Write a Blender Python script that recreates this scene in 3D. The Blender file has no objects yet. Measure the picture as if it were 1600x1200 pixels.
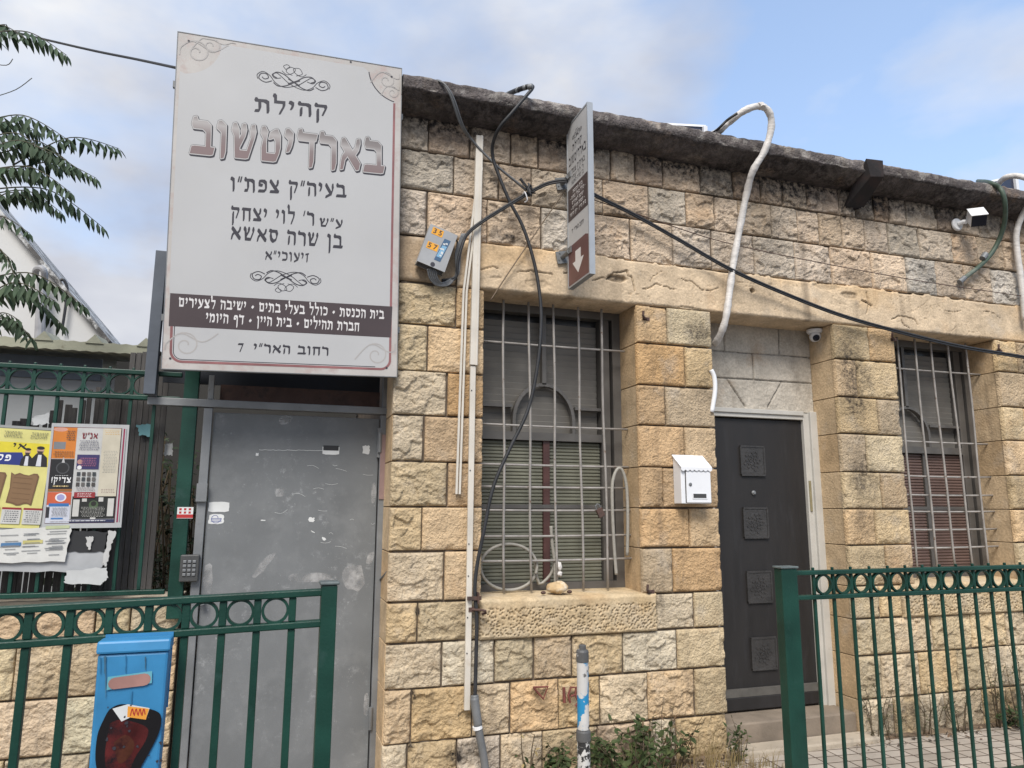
import bpy, math, random
import numpy as np
from mathutils import Vector, Matrix
S = bpy.context.scene
R = math.radians
# ------------------------------------------------------------------ camera, sky, sun, exposure
F_PX, YAW, PITCH, ROLL = 1137.3, R(17.93), R(9.675), R(0.211)
CAM = np.array([0.0, -4.2, 1.5])
cy, sy, cp, sp = math.cos(YAW), math.sin(YAW), math.cos(PITCH), math.sin(PITCH)
FW = np.array([sy*cp, cy*cp, sp]); RT0 = np.array([cy, -sy, 0.0]); UP0 = np.cross(RT0, FW)
RT = math.cos(ROLL)*RT0 + math.sin(ROLL)*UP0
UP = -math.sin(ROLL)*RT0 + math.cos(ROLL)*UP0
cam = bpy.data.cameras.new('camera'); camo = bpy.data.objects.new('camera', cam)
S.collection.objects.link(camo); S.camera = camo
cam.sensor_width = 36; cam.lens = 36*F_PX/1600; cam.clip_end = 600; cam.clip_start = 0.05
camo.matrix_world = Matrix(((RT[0], UP[0], -FW[0], CAM[0]), (RT[1], UP[1], -FW[1], CAM[1]), (RT[2], UP[2], -FW[2], CAM[2]), (0, 0, 0, 1)))

SUN_EL, SUN_AZ = R(50), R(206)          # soft cloud-veiled sun, over the street side
wd = bpy.data.worlds.new('World'); S.world = wd; wd.use_nodes = True
wt = wd.node_tree; wn = wt.nodes; bg = wn['Background']; bg.inputs['Strength'].default_value = 0.11
sky = wn.new('ShaderNodeTexSky'); sky.sky_type = 'NISHITA'; sky.sun_disc = False
sky.sun_elevation = SUN_EL; sky.sun_rotation = SUN_AZ; sky.dust_density = 1.2; sky.air_density = 1.0
tc = wn.new('ShaderNodeTexCoord'); mp = wn.new('ShaderNodeMapping'); mp.inputs['Scale'].default_value = (1, 1, 1.9)
mp.inputs['Location'].default_value = (0.35, 0.1, 0.2)
n1 = wn.new('ShaderNodeTexNoise'); n1.inputs['Scale'].default_value = 3.0; n1.inputs['Detail'].default_value = 9; n1.inputs['Roughness'].default_value = 0.5
n1.inputs['Distortion'].default_value = 0.1
wt.links.new(tc.outputs['Generated'], mp.inputs['Vector']); wt.links.new(mp.outputs['Vector'], n1.inputs['Vector'])
# more cloud towards the left of the street, clearer air over the roof on the right
dp = wn.new('ShaderNodeVectorMath'); dp.operation = 'DOT_PRODUCT'; dp.inputs[1].default_value = (-0.50, -0.06, -0.36)
wt.links.new(tc.outputs['Generated'], dp.inputs[0])
ad = wn.new('ShaderNodeMath'); ad.operation = 'ADD'
am = wn.new('ShaderNodeMath'); am.operation = 'MULTIPLY'; am.inputs[1].default_value = 1.6; wt.links.new(n1.outputs['Fac'], am.inputs[0]); wt.links.new(am.outputs[0], ad.inputs[0]); wt.links.new(dp.outputs['Value'], ad.inputs[1])
cr = wn.new('ShaderNodeValToRGB'); cr.color_ramp.elements[0].position = 0.30; cr.color_ramp.elements[1].position = 0.72
cr.color_ramp.elements[0].color = (.04, .04, .04, 1); cr.color_ramp.elements[1].color = (1, 1, 1, 1)
wt.links.new(ad.outputs[0], cr.inputs['Fac'])
n2 = wn.new('ShaderNodeTexNoise'); n2.inputs['Scale'].default_value = 3.4; n2.inputs['Detail'].default_value = 5
wt.links.new(mp.outputs['Vector'], n2.inputs['Vector'])
cc = wn.new('ShaderNodeValToRGB'); cc.color_ramp.elements[0].position = 0.3; cc.color_ramp.elements[1].position = 0.72
cc.color_ramp.elements[0].color = (2.3, 2.45, 2.95, 1); cc.color_ramp.elements[1].color = (4.6, 4.65, 4.75, 1)
wt.links.new(n2.outputs['Fac'], cc.inputs['Fac'])
mx = wn.new('ShaderNodeMix'); mx.data_type = 'RGBA'
wt.links.new(cr.outputs['Color'], mx.inputs['Factor']); hz_ = wn.new('ShaderNodeMix'); hz_.data_type = 'RGBA'; hz_.blend_type = 'ADD'; hz_.inputs['Factor'].default_value = 1; hz_.inputs['B'].default_value = (0.85, 1.1, 1.5, 1)   # thin high haze
wt.links.new(sky.outputs['Color'], hz_.inputs['A']); wt.links.new(hz_.outputs['Result'], mx.inputs['A']); wt.links.new(cc.outputs['Color'], mx.inputs['B'])
wt.links.new(mx.outputs['Result'], bg.inputs['Color'])
sl = bpy.data.lights.new('sun', 'SUN'); sl.energy = 2.2; sl.angle = R(26); sl.color = (1.0, 0.95, 0.88)
so = bpy.data.objects.new('sun', sl); S.collection.objects.link(so)
# Nishita: rotation 0 puts the sun at +y, turning clockwise seen from above
sd = Vector((math.sin(SUN_AZ)*math.cos(SUN_EL), math.cos(SUN_AZ)*math.cos(SUN_EL), math.sin(SUN_EL)))
so.rotation_euler = (-sd).to_track_quat('-Z', 'Y').to_euler()
vs = S.view_settings; vs.view_transform = 'Standard'; vs.look = 'None'; vs.gamma = 1; vs.exposure = 0.93
S.cycles.max_bounces = 6; S.cycles.use_denoising = True

# ------------------------------------------------------------------ helpers
rnd = random.Random(5)
def at(px, py, y=0.0):
    "point of the photograph's sight line on the upright plane at distance y behind the facade"
    d = RT*(px-800)/F_PX - UP*(py-600)/F_PX + FW
    return Vector(CAM + d*((y-CAM[1])/d[1]))
WL = {}
def setp(o, label=None, cat=None, group=None, kind=None):
    for k, v in (('label', label), ('category', cat), ('group', group), ('kind', kind)):
        if v: o[k] = v
    return o
def thing(name, label, cat, loc=(0, 0, 0), group=None):
    o = bpy.data.objects.new(name, None); o.empty_display_size = 0.1; S.collection.objects.link(o); o.location = loc
    WL[o] = Vector(loc); return setp(o, label, cat, group)
class MB:
    def __init__(s): s.v = []; s.f = []; s.m = []
    def face(s, pts, mi=0):
        b = len(s.v); s.v += [tuple(p) for p in pts]; s.f.append(tuple(range(b, b+len(pts)))); s.m.append(mi); return s
    def add(s, vs_, fs, mi=0):
        b = len(s.v); s.v += [tuple(p) for p in vs_]
        for f in fs: s.f.append(tuple(b+i for i in f)); s.m.append(mi)
        return s
    def box(s, x0, x1, y0, y1, z0, z1, mi=0):
        return s.add([(x0,y0,z0),(x1,y0,z0),(x1,y1,z0),(x0,y1,z0),(x0,y0,z1),(x1,y0,z1),(x1,y1,z1),(x0,y1,z1)],
                     [(0,3,2,1),(4,5,6,7),(0,1,5,4),(1,2,6,5),(2,3,7,6),(3,0,4,7)], mi)
    def obox(s, c, ax, ay, az, mi=0):
        "box about c with half-axis vectors"
        c, ax, ay, az = map(Vector, (c, ax, ay, az))
        P = [c+i*ax+j*ay+k*az for k in (-1, 1) for i, j in ((-1,-1),(1,-1),(1,1),(-1,1))]
        return s.add(P, [(0,3,2,1),(4,5,6,7),(0,1,5,4),(1,2,6,5),(2,3,7,6),(3,0,4,7)], mi)
    def bar(s, a, b, w, d, mi=0, side=Vector((0, 1, 0))):
        a, b = Vector(a), Vector(b); t = (b-a).normalized(); n = (side - side.dot(t)*t).normalized(); u = t.cross(n)
        return s.obox((a+b)/2, u*w/2, n*d/2, (b-a)/2, mi)
    def tube(s, pts, r, n=8, mi=0, cap=True):
        pts = [Vector(p) for p in pts]; b = len(s.v); N = len(pts)
        rr = r if isinstance(r, (list, tuple)) else [r]*N
        nrm = None
        for i, p in enumerate(pts):
            t = (pts[min(i+1, N-1)]-pts[max(i-1, 0)]).normalized()
            if nrm is None:
                nrm = t.orthogonal().normalized()
            nrm = (nrm - nrm.dot(t)*t).normalized(); bi = t.cross(nrm)
            for k in range(n):
                a = 2*math.pi*k/n; s.v.append(tuple(p + rr[i]*(math.cos(a)*nrm + math.sin(a)*bi)))
        for i in range(N-1):
            for k in range(n):
                s.f.append((b+i*n+k, b+i*n+(k+1) % n, b+(i+1)*n+(k+1) % n, b+(i+1)*n+k)); s.m.append(mi)
        if cap:
            s.f.append(tuple(b+k for k in reversed(range(n)))); s.m.append(mi)
            s.f.append(tuple(b+(N-1)*n+k for k in range(n))); s.m.append(mi)
        return s
    def lathe(s, c, prof, n=20, mi=0, axis=Vector((0, 0, 1))):
        "profile of (radius, height) about an axis through c"
        axis = Vector(axis).normalized(); u = axis.orthogonal().normalized(); w = axis.cross(u); b = len(s.v); c = Vector(c)
        for r, h in prof:
            for k in range(n):
                a = 2*math.pi*k/n; s.v.append(tuple(c + axis*h + r*(math.cos(a)*u + math.sin(a)*w)))
        for i in range(len(prof)-1):
            for k in range(n):
                s.f.append((b+i*n+k, b+i*n+(k+1) % n, b+(i+1)*n+(k+1) % n, b+(i+1)*n+k)); s.m.append(mi)
        s.f.append(tuple(b+k for k in reversed(range(n)))); s.m.append(mi)
        s.f.append(tuple(b+(len(prof)-1)*n+k for k in range(n))); s.m.append(mi)
        return s
    def ring(s, c, r, w, d, n=28, mi=0):
        "flat-bar ring in the x-z plane"
        b = len(s.v); c = Vector(c)
        for k in range(n):
            a = 2*math.pi*k/n; q = Vector((math.cos(a), 0, math.sin(a)))
            for rr, yy in ((r, -d/2), (r, d/2), (r-w, d/2), (r-w, -d/2)): s.v.append(tuple(c + q*rr + Vector((0, yy, 0))))
        for k in range(n):
            k2 = (k+1) % n
            for j in range(4):
                j2 = (j+1) % 4; s.f.append((b+k*4+j, b+k*4+j2, b+k2*4+j2, b+k2*4+j)); s.m.append(mi)
        return s
    def build(s, name, mats, parent=None, label=None, smooth=False, bevel=0):
        W0 = WL.get(parent, Vector((0, 0, 0))) if parent else Vector((0, 0, 0))
        me = bpy.data.meshes.new(name); me.from_pydata([tuple(Vector(p)-W0) for p in s.v], [], s.f)
        for m in (mats if isinstance(mats, (list, tuple)) else [mats]): me.materials.append(m)
        me.polygons.foreach_set('material_index', s.m)
        if smooth: me.polygons.foreach_set('use_smooth', [True]*len(s.f))
        me.update()
        o = bpy.data.objects.new(name, me); S.collection.objects.link(o)
        if parent: o.parent = parent
        WL[o] = W0
        if label: o['label'] = label
        if bevel:
            b = o.modifiers.new('bevel', 'BEVEL'); b.width = bevel; b.segments = 2; b.limit_method = 'ANGLE'; b.angle_limit = R(40)
        return o
def spline(P, k=6):
    P = [Vector(p) for p in P]; out = []
    for i in range(len(P)-1):
        a, b, c, d = P[max(i-1, 0)], P[i], P[i+1], P[min(i+2, len(P)-1)]
        for j in range(k):
            t = j/k; out.append(0.5*((2*b)+(c-a)*t+(2*a-5*b+4*c-d)*t*t+(3*b-a-3*c+d)*t**3))
    out.append(P[-1]); return out
def path(pts, k=6):
    "smooth path through (px, py, y) sight points"
    return spline([at(*p) for p in pts], k)

# ------------------------------------------------------------------ materials
def mat(name, col, rough=0.6, var=0.18, vs=6.0, bump=0.12, bs=90.0, metal=0.0, col2=None, c2=(0.5, 0.62), c2s=9.0, dist=0.0015, spec=0.5, stretch=(1, 1, 1)):
    m = bpy.data.materials.new(name); m.use_nodes = True; t = m.node_tree; N = t.nodes; L = t.links; b = N['Principled BSDF']
    b.inputs['Roughness'].default_value = rough; b.inputs['Metallic'].default_value = metal; b.inputs['Specular IOR Level'].default_value = spec
    tx = N.new('ShaderNodeTexCoord'); mpn = N.new('ShaderNodeMapping'); mpn.inputs['Scale'].default_value = stretch; L.new(tx.outputs['Object'], mpn.inputs['Vector']); V = mpn.outputs['Vector']
    n = N.new('ShaderNodeTexNoise'); n.inputs['Scale'].default_value = vs; n.inputs['Detail'].default_value = 6; L.new(V, n.inputs['Vector'])
    r = N.new('ShaderNodeMapRange'); r.inputs['From Min'].default_value = 0.3; r.inputs['From Max'].default_value = 0.7
    r.inputs['To Min'].default_value = 1-var; r.inputs['To Max'].default_value = 1+var; L.new(n.outputs['Fac'], r.inputs['Value'])
    mm = N.new('ShaderNodeMix'); mm.data_type = 'RGBA'; mm.blend_type = 'MULTIPLY'; mm.inputs['Factor'].default_value = 1
    mm.inputs['A'].default_value = (*col, 1); L.new(r.outputs[0], mm.inputs['B']); out = mm.outputs['Result']
    if col2:
        n3 = N.new('ShaderNodeTexNoise'); n3.inputs['Scale'].default_value = c2s; n3.inputs['Detail'].default_value = 8; n3.inputs['Roughness'].default_value = 0.65; L.new(V, n3.inputs['Vector'])
        r3 = N.new('ShaderNodeMapRange'); r3.inputs['From Min'].default_value = c2[0]; r3.inputs['From Max'].default_value = c2[1]; L.new(n3.outputs['Fac'], r3.inputs['Value'])
        m3 = N.new('ShaderNodeMix'); m3.data_type = 'RGBA'; L.new(r3.outputs[0], m3.inputs['Factor']); L.new(out, m3.inputs['A']); m3.inputs['B'].default_value = (*col2, 1)
        out = m3.outputs['Result']
    L.new(out, b.inputs['Base Color'])
    if bump:
        n2_ = N.new('ShaderNodeTexNoise'); n2_.inputs['Scale'].default_value = bs; n2_.inputs['Detail'].default_value = 5; L.new(V, n2_.inputs['Vector'])
        bp = N.new('ShaderNodeBump'); bp.inputs['Strength'].default_value = bump; bp.inputs['Distance'].default_value = dist*4
        L.new(n2_.outputs['Fac'], bp.inputs['Height']); L.new(bp.outputs['Normal'], b.inputs['Normal'])
        rr = N.new('ShaderNodeMapRange'); rr.inputs['To Min'].default_value = rough*0.8; rr.inputs['To Max'].default_value = min(1, rough*1.2)
        L.new(n.outputs['Fac'], rr.inputs['Value']); L.new(rr.outputs[0], b.inputs['Roughness'])
    return m
def srgb(r, g, b): return tuple(((c/255)/12.92 if c <= 10 else ((c/255+0.055)/1.055)**2.4) for c in (r, g, b))
def flat(name, rgb, rough=0.55, var=0.08): return mat(name, srgb(*rgb), rough, var, 14, 0, 1)

M = {}
M['green'] = mat('green_paint', (0.0075, 0.042, 0.030), 0.42, 0.3, 5, 0.15, 120, col2=(0.022, 0.060, 0.050), c2=(0.6, 0.75), spec=.35)
M['gcap'] = mat('worn_cap_metal', (0.10, 0.12, 0.12), 0.5, 0.3, 20)
M['galv'] = mat('galvanised_metal', (0.19, 0.198, 0.205), 0.5, 0.22, 5, 0.12, 60, metal=0.25, col2=(0.12, 0.10, 0.09), c2=(0.66, 0.76), c2s=14)
M['rust'] = mat('rusty_metal', (0.085, 0.047, 0.037), 0.8, 0.35, 9, 0.3, 80, col2=(0.05, 0.035, 0.03), c2=(0.5, 0.65))
M['black'] = mat('black_rubber', (0.02, 0.021, 0.024), 0.55, 0.3, 14, 0.1, 60)
M['pvc'] = mat('cream_plastic', (0.58, 0.54, 0.475), 0.5, 0.10, 5, 0.08, 60, col2=(0.42, 0.35, 0.27), c2=(0.64, 0.8))
M['white'] = mat('white_enamel', (0.74, 0.75, 0.77), 0.35, 0.05, 4, 0.03, 40)
M['whitewrap'] = mat('white_wrap', (0.58, 0.555, 0.53), 0.55, 0.2, 9, 0.7, 34, col2=(0.42, 0.40, 0.37), c2=(0.58, 0.75), stretch=(1, 1, 2.2))
M['greypvc'] = mat('grey_conduit', (0.13, 0.135, 0.14), 0.5, 0.2, 8)
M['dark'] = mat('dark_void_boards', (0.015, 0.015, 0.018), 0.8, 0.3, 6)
M['glass'] = mat('dark_window_glass', (0.03, 0.031, 0.032), 0.16, 0.25, 3, 0.02, 8, spec=0.45)
M['alu'] = mat('weathered_aluminium', (0.115, 0.108, 0.10), 0.5, 0.18, 6, 0.06, 50, metal=0.2)
M['slatg'] = mat('olive_shutter', (0.14, 0.14, 0.105), 0.55, 0.2, 5, 0.05, 40)
M['slatb'] = mat('brown_shutter', (0.125, 0.08, 0.066), 0.55, 0.2, 5, 0.05, 40)
M['redpost'] = mat('maroon_paint', (0.075, 0.032, 0.027), 0.5, 0.2, 8)
M['ironbar'] = mat('worn_grille_paint', (0.29, 0.27, 0.25), 0.5, 0.22, 12, 0.2, 120, col2=(0.13, 0.065, 0.03), c2=(0.62, 0.7), c2s=22)
# ------------------------------------------------------------------ numeric noise for carved stone
def _h(ix, iz, s):
    n = (ix*374761393 + iz*668265263 + s*974634777) & 0x7fffffff
    n = ((n ^ (n >> 13))*1274126177) & 0x7fffffff
    return ((n ^ (n >> 16)) & 0xffff)/65535.0
def vn(x, z, s=0):
    ix = np.floor(x).astype(np.int64); iz = np.floor(z).astype(np.int64); fx = x-ix; fz = z-iz
    fx = fx*fx*(3-2*fx); fz = fz*fz*(3-2*fz)
    a = _h(ix, iz, s); b = _h(ix+1, iz, s); c = _h(ix, iz+1, s); d = _h(ix+1, iz+1, s)
    return (a*(1-fx)+b*fx)*(1-fz) + (c*(1-fx)+d*fx)*fz
def fbm(x, z, s=0, o=4, g=0.5):
    r = 0; a = 1; t = 0
    for i in range(o): r = r + a*vn(x*2**i, z*2**i, s+17*i); t += a; a *= g
    return r/t
def worley(x, z, s=0):
    "distance to nearest and second-nearest jittered points, and the nearest cell's own random number"
    ix = np.floor(x).astype(np.int64); iz = np.floor(z).astype(np.int64)
    d1 = np.full(x.shape, 9.0); d2 = np.full(x.shape, 9.0); cid = np.zeros(x.shape)
    for i in (-1, 0, 1):
        for j in (-1, 0, 1):
            jx = ix+i+_h(ix+i, iz+j, s); jz = iz+j+_h(ix+i, iz+j, s+5)
            d = np.hypot(x-jx, z-jz); c = _h(ix+i, iz+j, s+9)
            near = d < d1
            d2 = np.where(near, d1, np.minimum(d2, d)); cid = np.where(near, c, cid); d1 = np.where(near, d, d1)
    return d1, d2, cid
def sst(a, b, x):
    t = np.clip((x-a)/(b-a), 0, 1); return t*t*(3-2*t)
class Grid:
    "collects height-field patches into one mesh with a tint and a stain attribute"
    def __init__(s): s.v = []; s.q = []; s.c = []; s.l = []; s.n = 0
    def patch(s, P, col, darkness):
        nz, nx = P.shape[:2]; s.v.append(P.reshape(-1, 3)); s.c.append(col.reshape(-1, 3)); s.l.append(darkness.reshape(-1))
        i = np.arange(nz*nx).reshape(nz, nx)+s.n
        s.q.append(np.stack([i[:-1, :-1], i[:-1, 1:], i[1:, 1:], i[1:, :-1]], -1).reshape(-1, 4)); s.n += nz*nx
    def build(s, name, m, parent, label=None):
        V = np.concatenate(s.v)-np.array(WL.get(parent, (0, 0, 0))); Q = np.concatenate(s.q); C = np.concatenate(s.c); Lc = np.concatenate(s.l)
        me = bpy.data.meshes.new(name); me.vertices.add(len(V)); me.vertices.foreach_set('co', V.astype(np.float32).ravel())
        me.loops.add(len(Q)*4); me.loops.foreach_set('vertex_index', Q.astype(np.int32).ravel())
        me.polygons.add(len(Q)); me.polygons.foreach_set('loop_start', np.arange(0, len(Q)*4, 4, dtype=np.int32))
        me.polygons.foreach_set('loop_total', np.full(len(Q), 4, dtype=np.int32)); me.update(calc_edges=True)
        me.attributes.new('stain_shade', 'FLOAT', 'POINT'); a = me.attributes.new('tint', 'FLOAT_COLOR', 'POINT'); a.data.foreach_set('color', np.concatenate([C, np.ones((len(C), 1))], 1).astype(np.float32).ravel())
        b = me.attributes['stain_shade']; b.data.foreach_set('value', Lc.astype(np.float32))
        me.polygons.foreach_set('use_smooth', np.ones(len(Q), dtype=bool))
        me.materials.append(m); o = bpy.data.objects.new(name, me); S.collection.objects.link(o)
        if parent: o.parent = parent
        WL[o] = WL.get(parent, Vector((0, 0, 0)))
        if label: o['label'] = label
        return o
def stone_mat(name, bump=0.5):
    m = bpy.data.materials.new(name); m.use_nodes = True; t = m.node_tree; N = t.nodes; L = t.links; b = N['Principled BSDF']
    b.inputs['Roughness'].default_value = 0.9; b.inputs['Specular IOR Level'].default_value = 0.2
    tx = N.new('ShaderNodeTexCoord'); V = tx.outputs['Object']
    def noise(sc, det=6, ro=0.55):
        n = N.new('ShaderNodeTexNoise'); n.inputs['Scale'].default_value = sc; n.inputs['Detail'].default_value = det; n.inputs['Roughness'].default_value = ro; L.new(V, n.inputs['Vector']); return n.outputs['Fac']
    def rng(v, a, b_, c, d):
        r = N.new('ShaderNodeMapRange'); L.new(v, r.inputs['Value'])
        for k, x in zip(('From Min', 'From Max', 'To Min', 'To Max'), (a, b_, c, d)): r.inputs[k].default_value = x
        return r.outputs[0]
    def mix(A, B, f, bt='MIX'):
        x = N.new('ShaderNodeMix'); x.data_type = 'RGBA'; x.blend_type = bt
        for k, v in (('A', A), ('B', B), ('Factor', f)):
            if isinstance(v, (tuple, float, int)): x.inputs[k].default_value = v
            else: L.new(v, x.inputs[k])
        return x.outputs['Result']
    at1 = N.new('ShaderNodeAttribute'); at1.attribute_name = 'tint'
    at2 = N.new('ShaderNodeAttribute'); at2.attribute_name = 'stain_shade'
    c = mix(at1.outputs['Color'], rng(noise(9), 0.3, 0.7, 0.80, 1.18), 1.0, 'MULTIPLY')
    c = mix(c, rng(noise(70, 4), 0.3, 0.7, 0.84, 1.14), 1.0, 'MULTIPLY')
    c = mix(c, (0.48, 0.43, 0.365, 1), rng(noise(5.0, 7, 0.65), 0.54, 0.70, 0, 0.36))      # grey patina patches
    c = mix(c, (0.44, 0.275, 0.145, 1), rng(noise(3.3, 7, 0.6), 0.58, 0.75, 0, 0.45))         # iron-yellow patches
    mp_ = N.new('ShaderNodeMapping'); mp_.inputs['Scale'].default_value = (9, 9, .9); L.new(V, mp_.inputs['Vector']); nst = N.new('ShaderNodeTexNoise'); nst.inputs['Scale'].default_value = 1; nst.inputs['Detail'].default_value = 7; L.new(mp_.outputs['Vector'], nst.inputs['Vector'])
    c = mix(c, (0.13, 0.10, 0.075, 1), rng(nst.outputs['Fac'], 0.57, 0.76, 0, 0.5))            # water streaks running down the face
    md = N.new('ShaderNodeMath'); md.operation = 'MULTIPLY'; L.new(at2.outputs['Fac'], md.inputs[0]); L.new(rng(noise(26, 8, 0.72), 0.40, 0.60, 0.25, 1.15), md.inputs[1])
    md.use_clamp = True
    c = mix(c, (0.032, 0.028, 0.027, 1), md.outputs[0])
    L.new(c, b.inputs['Base Color'])
    ma = N.new('ShaderNodeMath'); ma.operation = 'ADD'; L.new(noise(110, 6, 0.7), ma.inputs[0]); L.new(noise(38, 6, 0.6), ma.inputs[1])
    vo = N.new('ShaderNodeTexVoronoi'); vo.inputs['Scale'].default_value = 62; vo.inputs['Randomness'].default_value = 1
    ns = N.new('ShaderNodeTexNoise'); ns.inputs['Scale'].default_value = 30; ns.inputs['Detail'].default_value = 4; L.new(V, ns.inputs['Vector'])
    wv = N.new('ShaderNodeMix'); wv.data_type = 'RGBA'; wv.blend_type = 'ADD'; wv.inputs['Factor'].default_value = .035; L.new(V, wv.inputs['A']); L.new(ns.outputs['Color'], wv.inputs['B']); L.new(wv.outputs['Result'], vo.inputs['Vector'])
    mb2 = N.new('ShaderNodeMath'); mb2.operation = 'MULTIPLY_ADD'; mb2.inputs[1].default_value = .9; L.new(vo.outputs['Distance'], mb2.inputs[0]); L.new(ma.outputs[0], mb2.inputs[2]); ma = mb2
    bp = N.new('ShaderNodeBump'); bp.inputs['Strength'].default_value = bump; bp.inputs['Distance'].default_value = 0.014
    L.new(ma.outputs[0], bp.inputs['Height']); L.new(bp.outputs['Normal'], b.inputs['Normal']); return m
M['stone'] = stone_mat('limestone', .62)
M['stonesm'] = stone_mat('dressed_limestone', 0.22)
M['mortar'] = mat('dark_mortar', (0.105, 0.08, 0.058), 0.95, 0.3, 12, 0.4, 70)

# blotches of black lichen and soot, plus spots painted dark as shaded joint holes: (x, z, rx, rz, strength)
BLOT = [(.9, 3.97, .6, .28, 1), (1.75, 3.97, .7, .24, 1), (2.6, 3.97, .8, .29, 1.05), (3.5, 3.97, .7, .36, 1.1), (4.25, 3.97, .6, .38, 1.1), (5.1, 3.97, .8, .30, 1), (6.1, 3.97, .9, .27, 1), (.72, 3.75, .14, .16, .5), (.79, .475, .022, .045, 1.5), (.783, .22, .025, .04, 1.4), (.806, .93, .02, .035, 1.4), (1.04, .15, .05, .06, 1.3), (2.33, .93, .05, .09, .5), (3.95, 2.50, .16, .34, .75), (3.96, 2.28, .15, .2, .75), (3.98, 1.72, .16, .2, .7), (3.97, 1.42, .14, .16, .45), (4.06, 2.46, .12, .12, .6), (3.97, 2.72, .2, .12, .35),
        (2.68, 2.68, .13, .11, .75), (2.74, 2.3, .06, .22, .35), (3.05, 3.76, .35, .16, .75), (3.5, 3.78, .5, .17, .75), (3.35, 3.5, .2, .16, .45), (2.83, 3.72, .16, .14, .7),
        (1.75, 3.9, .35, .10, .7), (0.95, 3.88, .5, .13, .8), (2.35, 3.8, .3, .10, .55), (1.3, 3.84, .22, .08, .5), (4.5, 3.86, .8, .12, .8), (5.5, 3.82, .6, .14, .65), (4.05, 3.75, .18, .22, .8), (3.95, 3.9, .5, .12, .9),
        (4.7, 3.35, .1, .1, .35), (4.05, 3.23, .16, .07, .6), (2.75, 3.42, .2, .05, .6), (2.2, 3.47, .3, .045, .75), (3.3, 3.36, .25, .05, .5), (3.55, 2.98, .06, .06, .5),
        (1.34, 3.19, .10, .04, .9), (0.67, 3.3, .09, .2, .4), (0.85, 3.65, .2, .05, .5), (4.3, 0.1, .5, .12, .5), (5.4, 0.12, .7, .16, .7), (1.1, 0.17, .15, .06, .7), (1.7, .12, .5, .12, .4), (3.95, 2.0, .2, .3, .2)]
def stain_shade_at(X, Z):
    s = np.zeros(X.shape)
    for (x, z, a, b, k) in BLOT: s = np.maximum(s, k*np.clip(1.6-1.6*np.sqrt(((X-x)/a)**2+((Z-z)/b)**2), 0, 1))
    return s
def stone(g, x0, x1, z0, z1, style, tint, seed, y0=0.0, gap=0.005, res=None, amp=1.0, edge=(0, 0)):
    """one dressed block as a carved height field; rock = pitched face, tool = combed face with a margin, smooth.
    edge = (left, right): this side is an opening's arris, so it carries no joint"""
    res = res or {'rock': 0.0062, 'tool': 0.009, 'smooth': 0.02}[style]
    r = random.Random(seed)
    xa = x0+(0 if edge[0] else gap*r.uniform(.6, 1.6)); xb = x1-(0 if edge[1] else gap*r.uniform(.6, 1.6)); za = z0+gap*r.uniform(.6, 1.8); zb = z1-gap*r.uniform(.6, 1.6)
    nx = max(5, int((xb-xa)/res)); nz = max(5, int((zb-za)/res))
    X, Z = np.meshgrid(np.linspace(xa, xb, nx), np.linspace(za, zb, nz))
    ex = np.minimum(np.where(edge[0], 9, X-xa), np.where(edge[1], 9, xb-X)); e = np.minimum(ex, np.minimum(Z-za, zb-Z))
    sx, sz = r.uniform(0, 90), r.uniform(0, 90)
    if style == 'rock':
        # the face is knapped: overlapping scallops of broken stone, each tilted its own way
        wx = X+0.030*(fbm(X*9+sx, Z*9, seed, 3)-.5); wz = Z+0.030*(fbm(X*9, Z*9+sz, seed+3, 3)-.5)
        big = np.full(X.shape, 9.0)
        for k in range(7):
            px, pz = r.uniform(xa, xb), r.uniform(za, zb); gx, gz = r.gauss(0, .075), r.gauss(0.015, .09)
            big = np.minimum(big, r.uniform(.014, .027)+gx*(wx-px)+gz*(wz-pz))
        d1, d2, cid = worley(wx*13+sx, wz*19+sz, seed)
        fl = (cid-.5)*.017 + d1*.006*np.where(cid > .5, 1, -1)
        d1b, d2b, cidb = worley(wx*31+sz, wz*44+sx, seed+2)
        fl2 = (cidb-.5)*.0075 + d1b*.004; d1c, d2c, cidc = worley(wx*72+sx, wz*95+sz, seed+4); fl2 = fl2*sst(.3, .6, fbm(X*6+sz, Z*6, seed+6, 2))*1.5 + (cidc-.5)*.0035
        h = np.clip(big, .004, .04)*.8 + fl + fl2 + (fbm(X*55, Z*55, seed, 3)-.5)*.005
        en = e + .010*(fbm(X*16+sx, Z*16+sz, seed, 2)-.5)
        h = .66*amp*h*sst(.0, .013, en) + .003*sst(0, .006, e)
        rough = .5
    elif style == 'tool':
        mg = .030 if (edge[0] or edge[1]) else .010
        ee = np.minimum(np.where(edge[0], X-xa, 9), np.where(edge[1], xb-X, 9)); ee = np.minimum(ee, e+mg-.006) if mg > .02 else e
        inn = sst(mg*.75, mg*1.15, ee)
        d1, d2, cid = worley(X*34+sx, Z*60+sz+6*(fbm(X*8, Z*8, seed)-.5), seed)
        pit = fbm(X*70+sx, Z*90, seed, 2)
        h = inn*(.0035 + (cid-.5)*.0042 + d1*.002 - .004*sst(.62, .8, pit)) + (fbm(X*7+sx, Z*7+sz, seed, 3)-.5)*.006
        h = h + .003*sst(0, .012, e) + .004
    else:
        h = .003 + (fbm(X*6+sx, Z*6+sz, seed, 4)-.5)*.004
        h = h - .004*(1-sst(0, .006, e))
    chip = sst(.60, .72, fbm(X*14+sx, Z*14+sz, seed+8, 3))*(1-sst(.01, .045, np.minimum(e, np.minimum(X-xa, xb-X))))
    h = h-chip*.011
    Y = y0-h
    P = np.stack([X, Y, Z], -1)
    # returns into the joint
    def ring(A, dx, dz):
        B = A.copy(); B[..., 1] = y0+.03; B[..., 0] += dx; B[..., 2] += dz; return B
    P = np.concatenate([ring(P[:1], 0, 0), P, ring(P[-1:], 0, 0)], 0)
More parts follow.
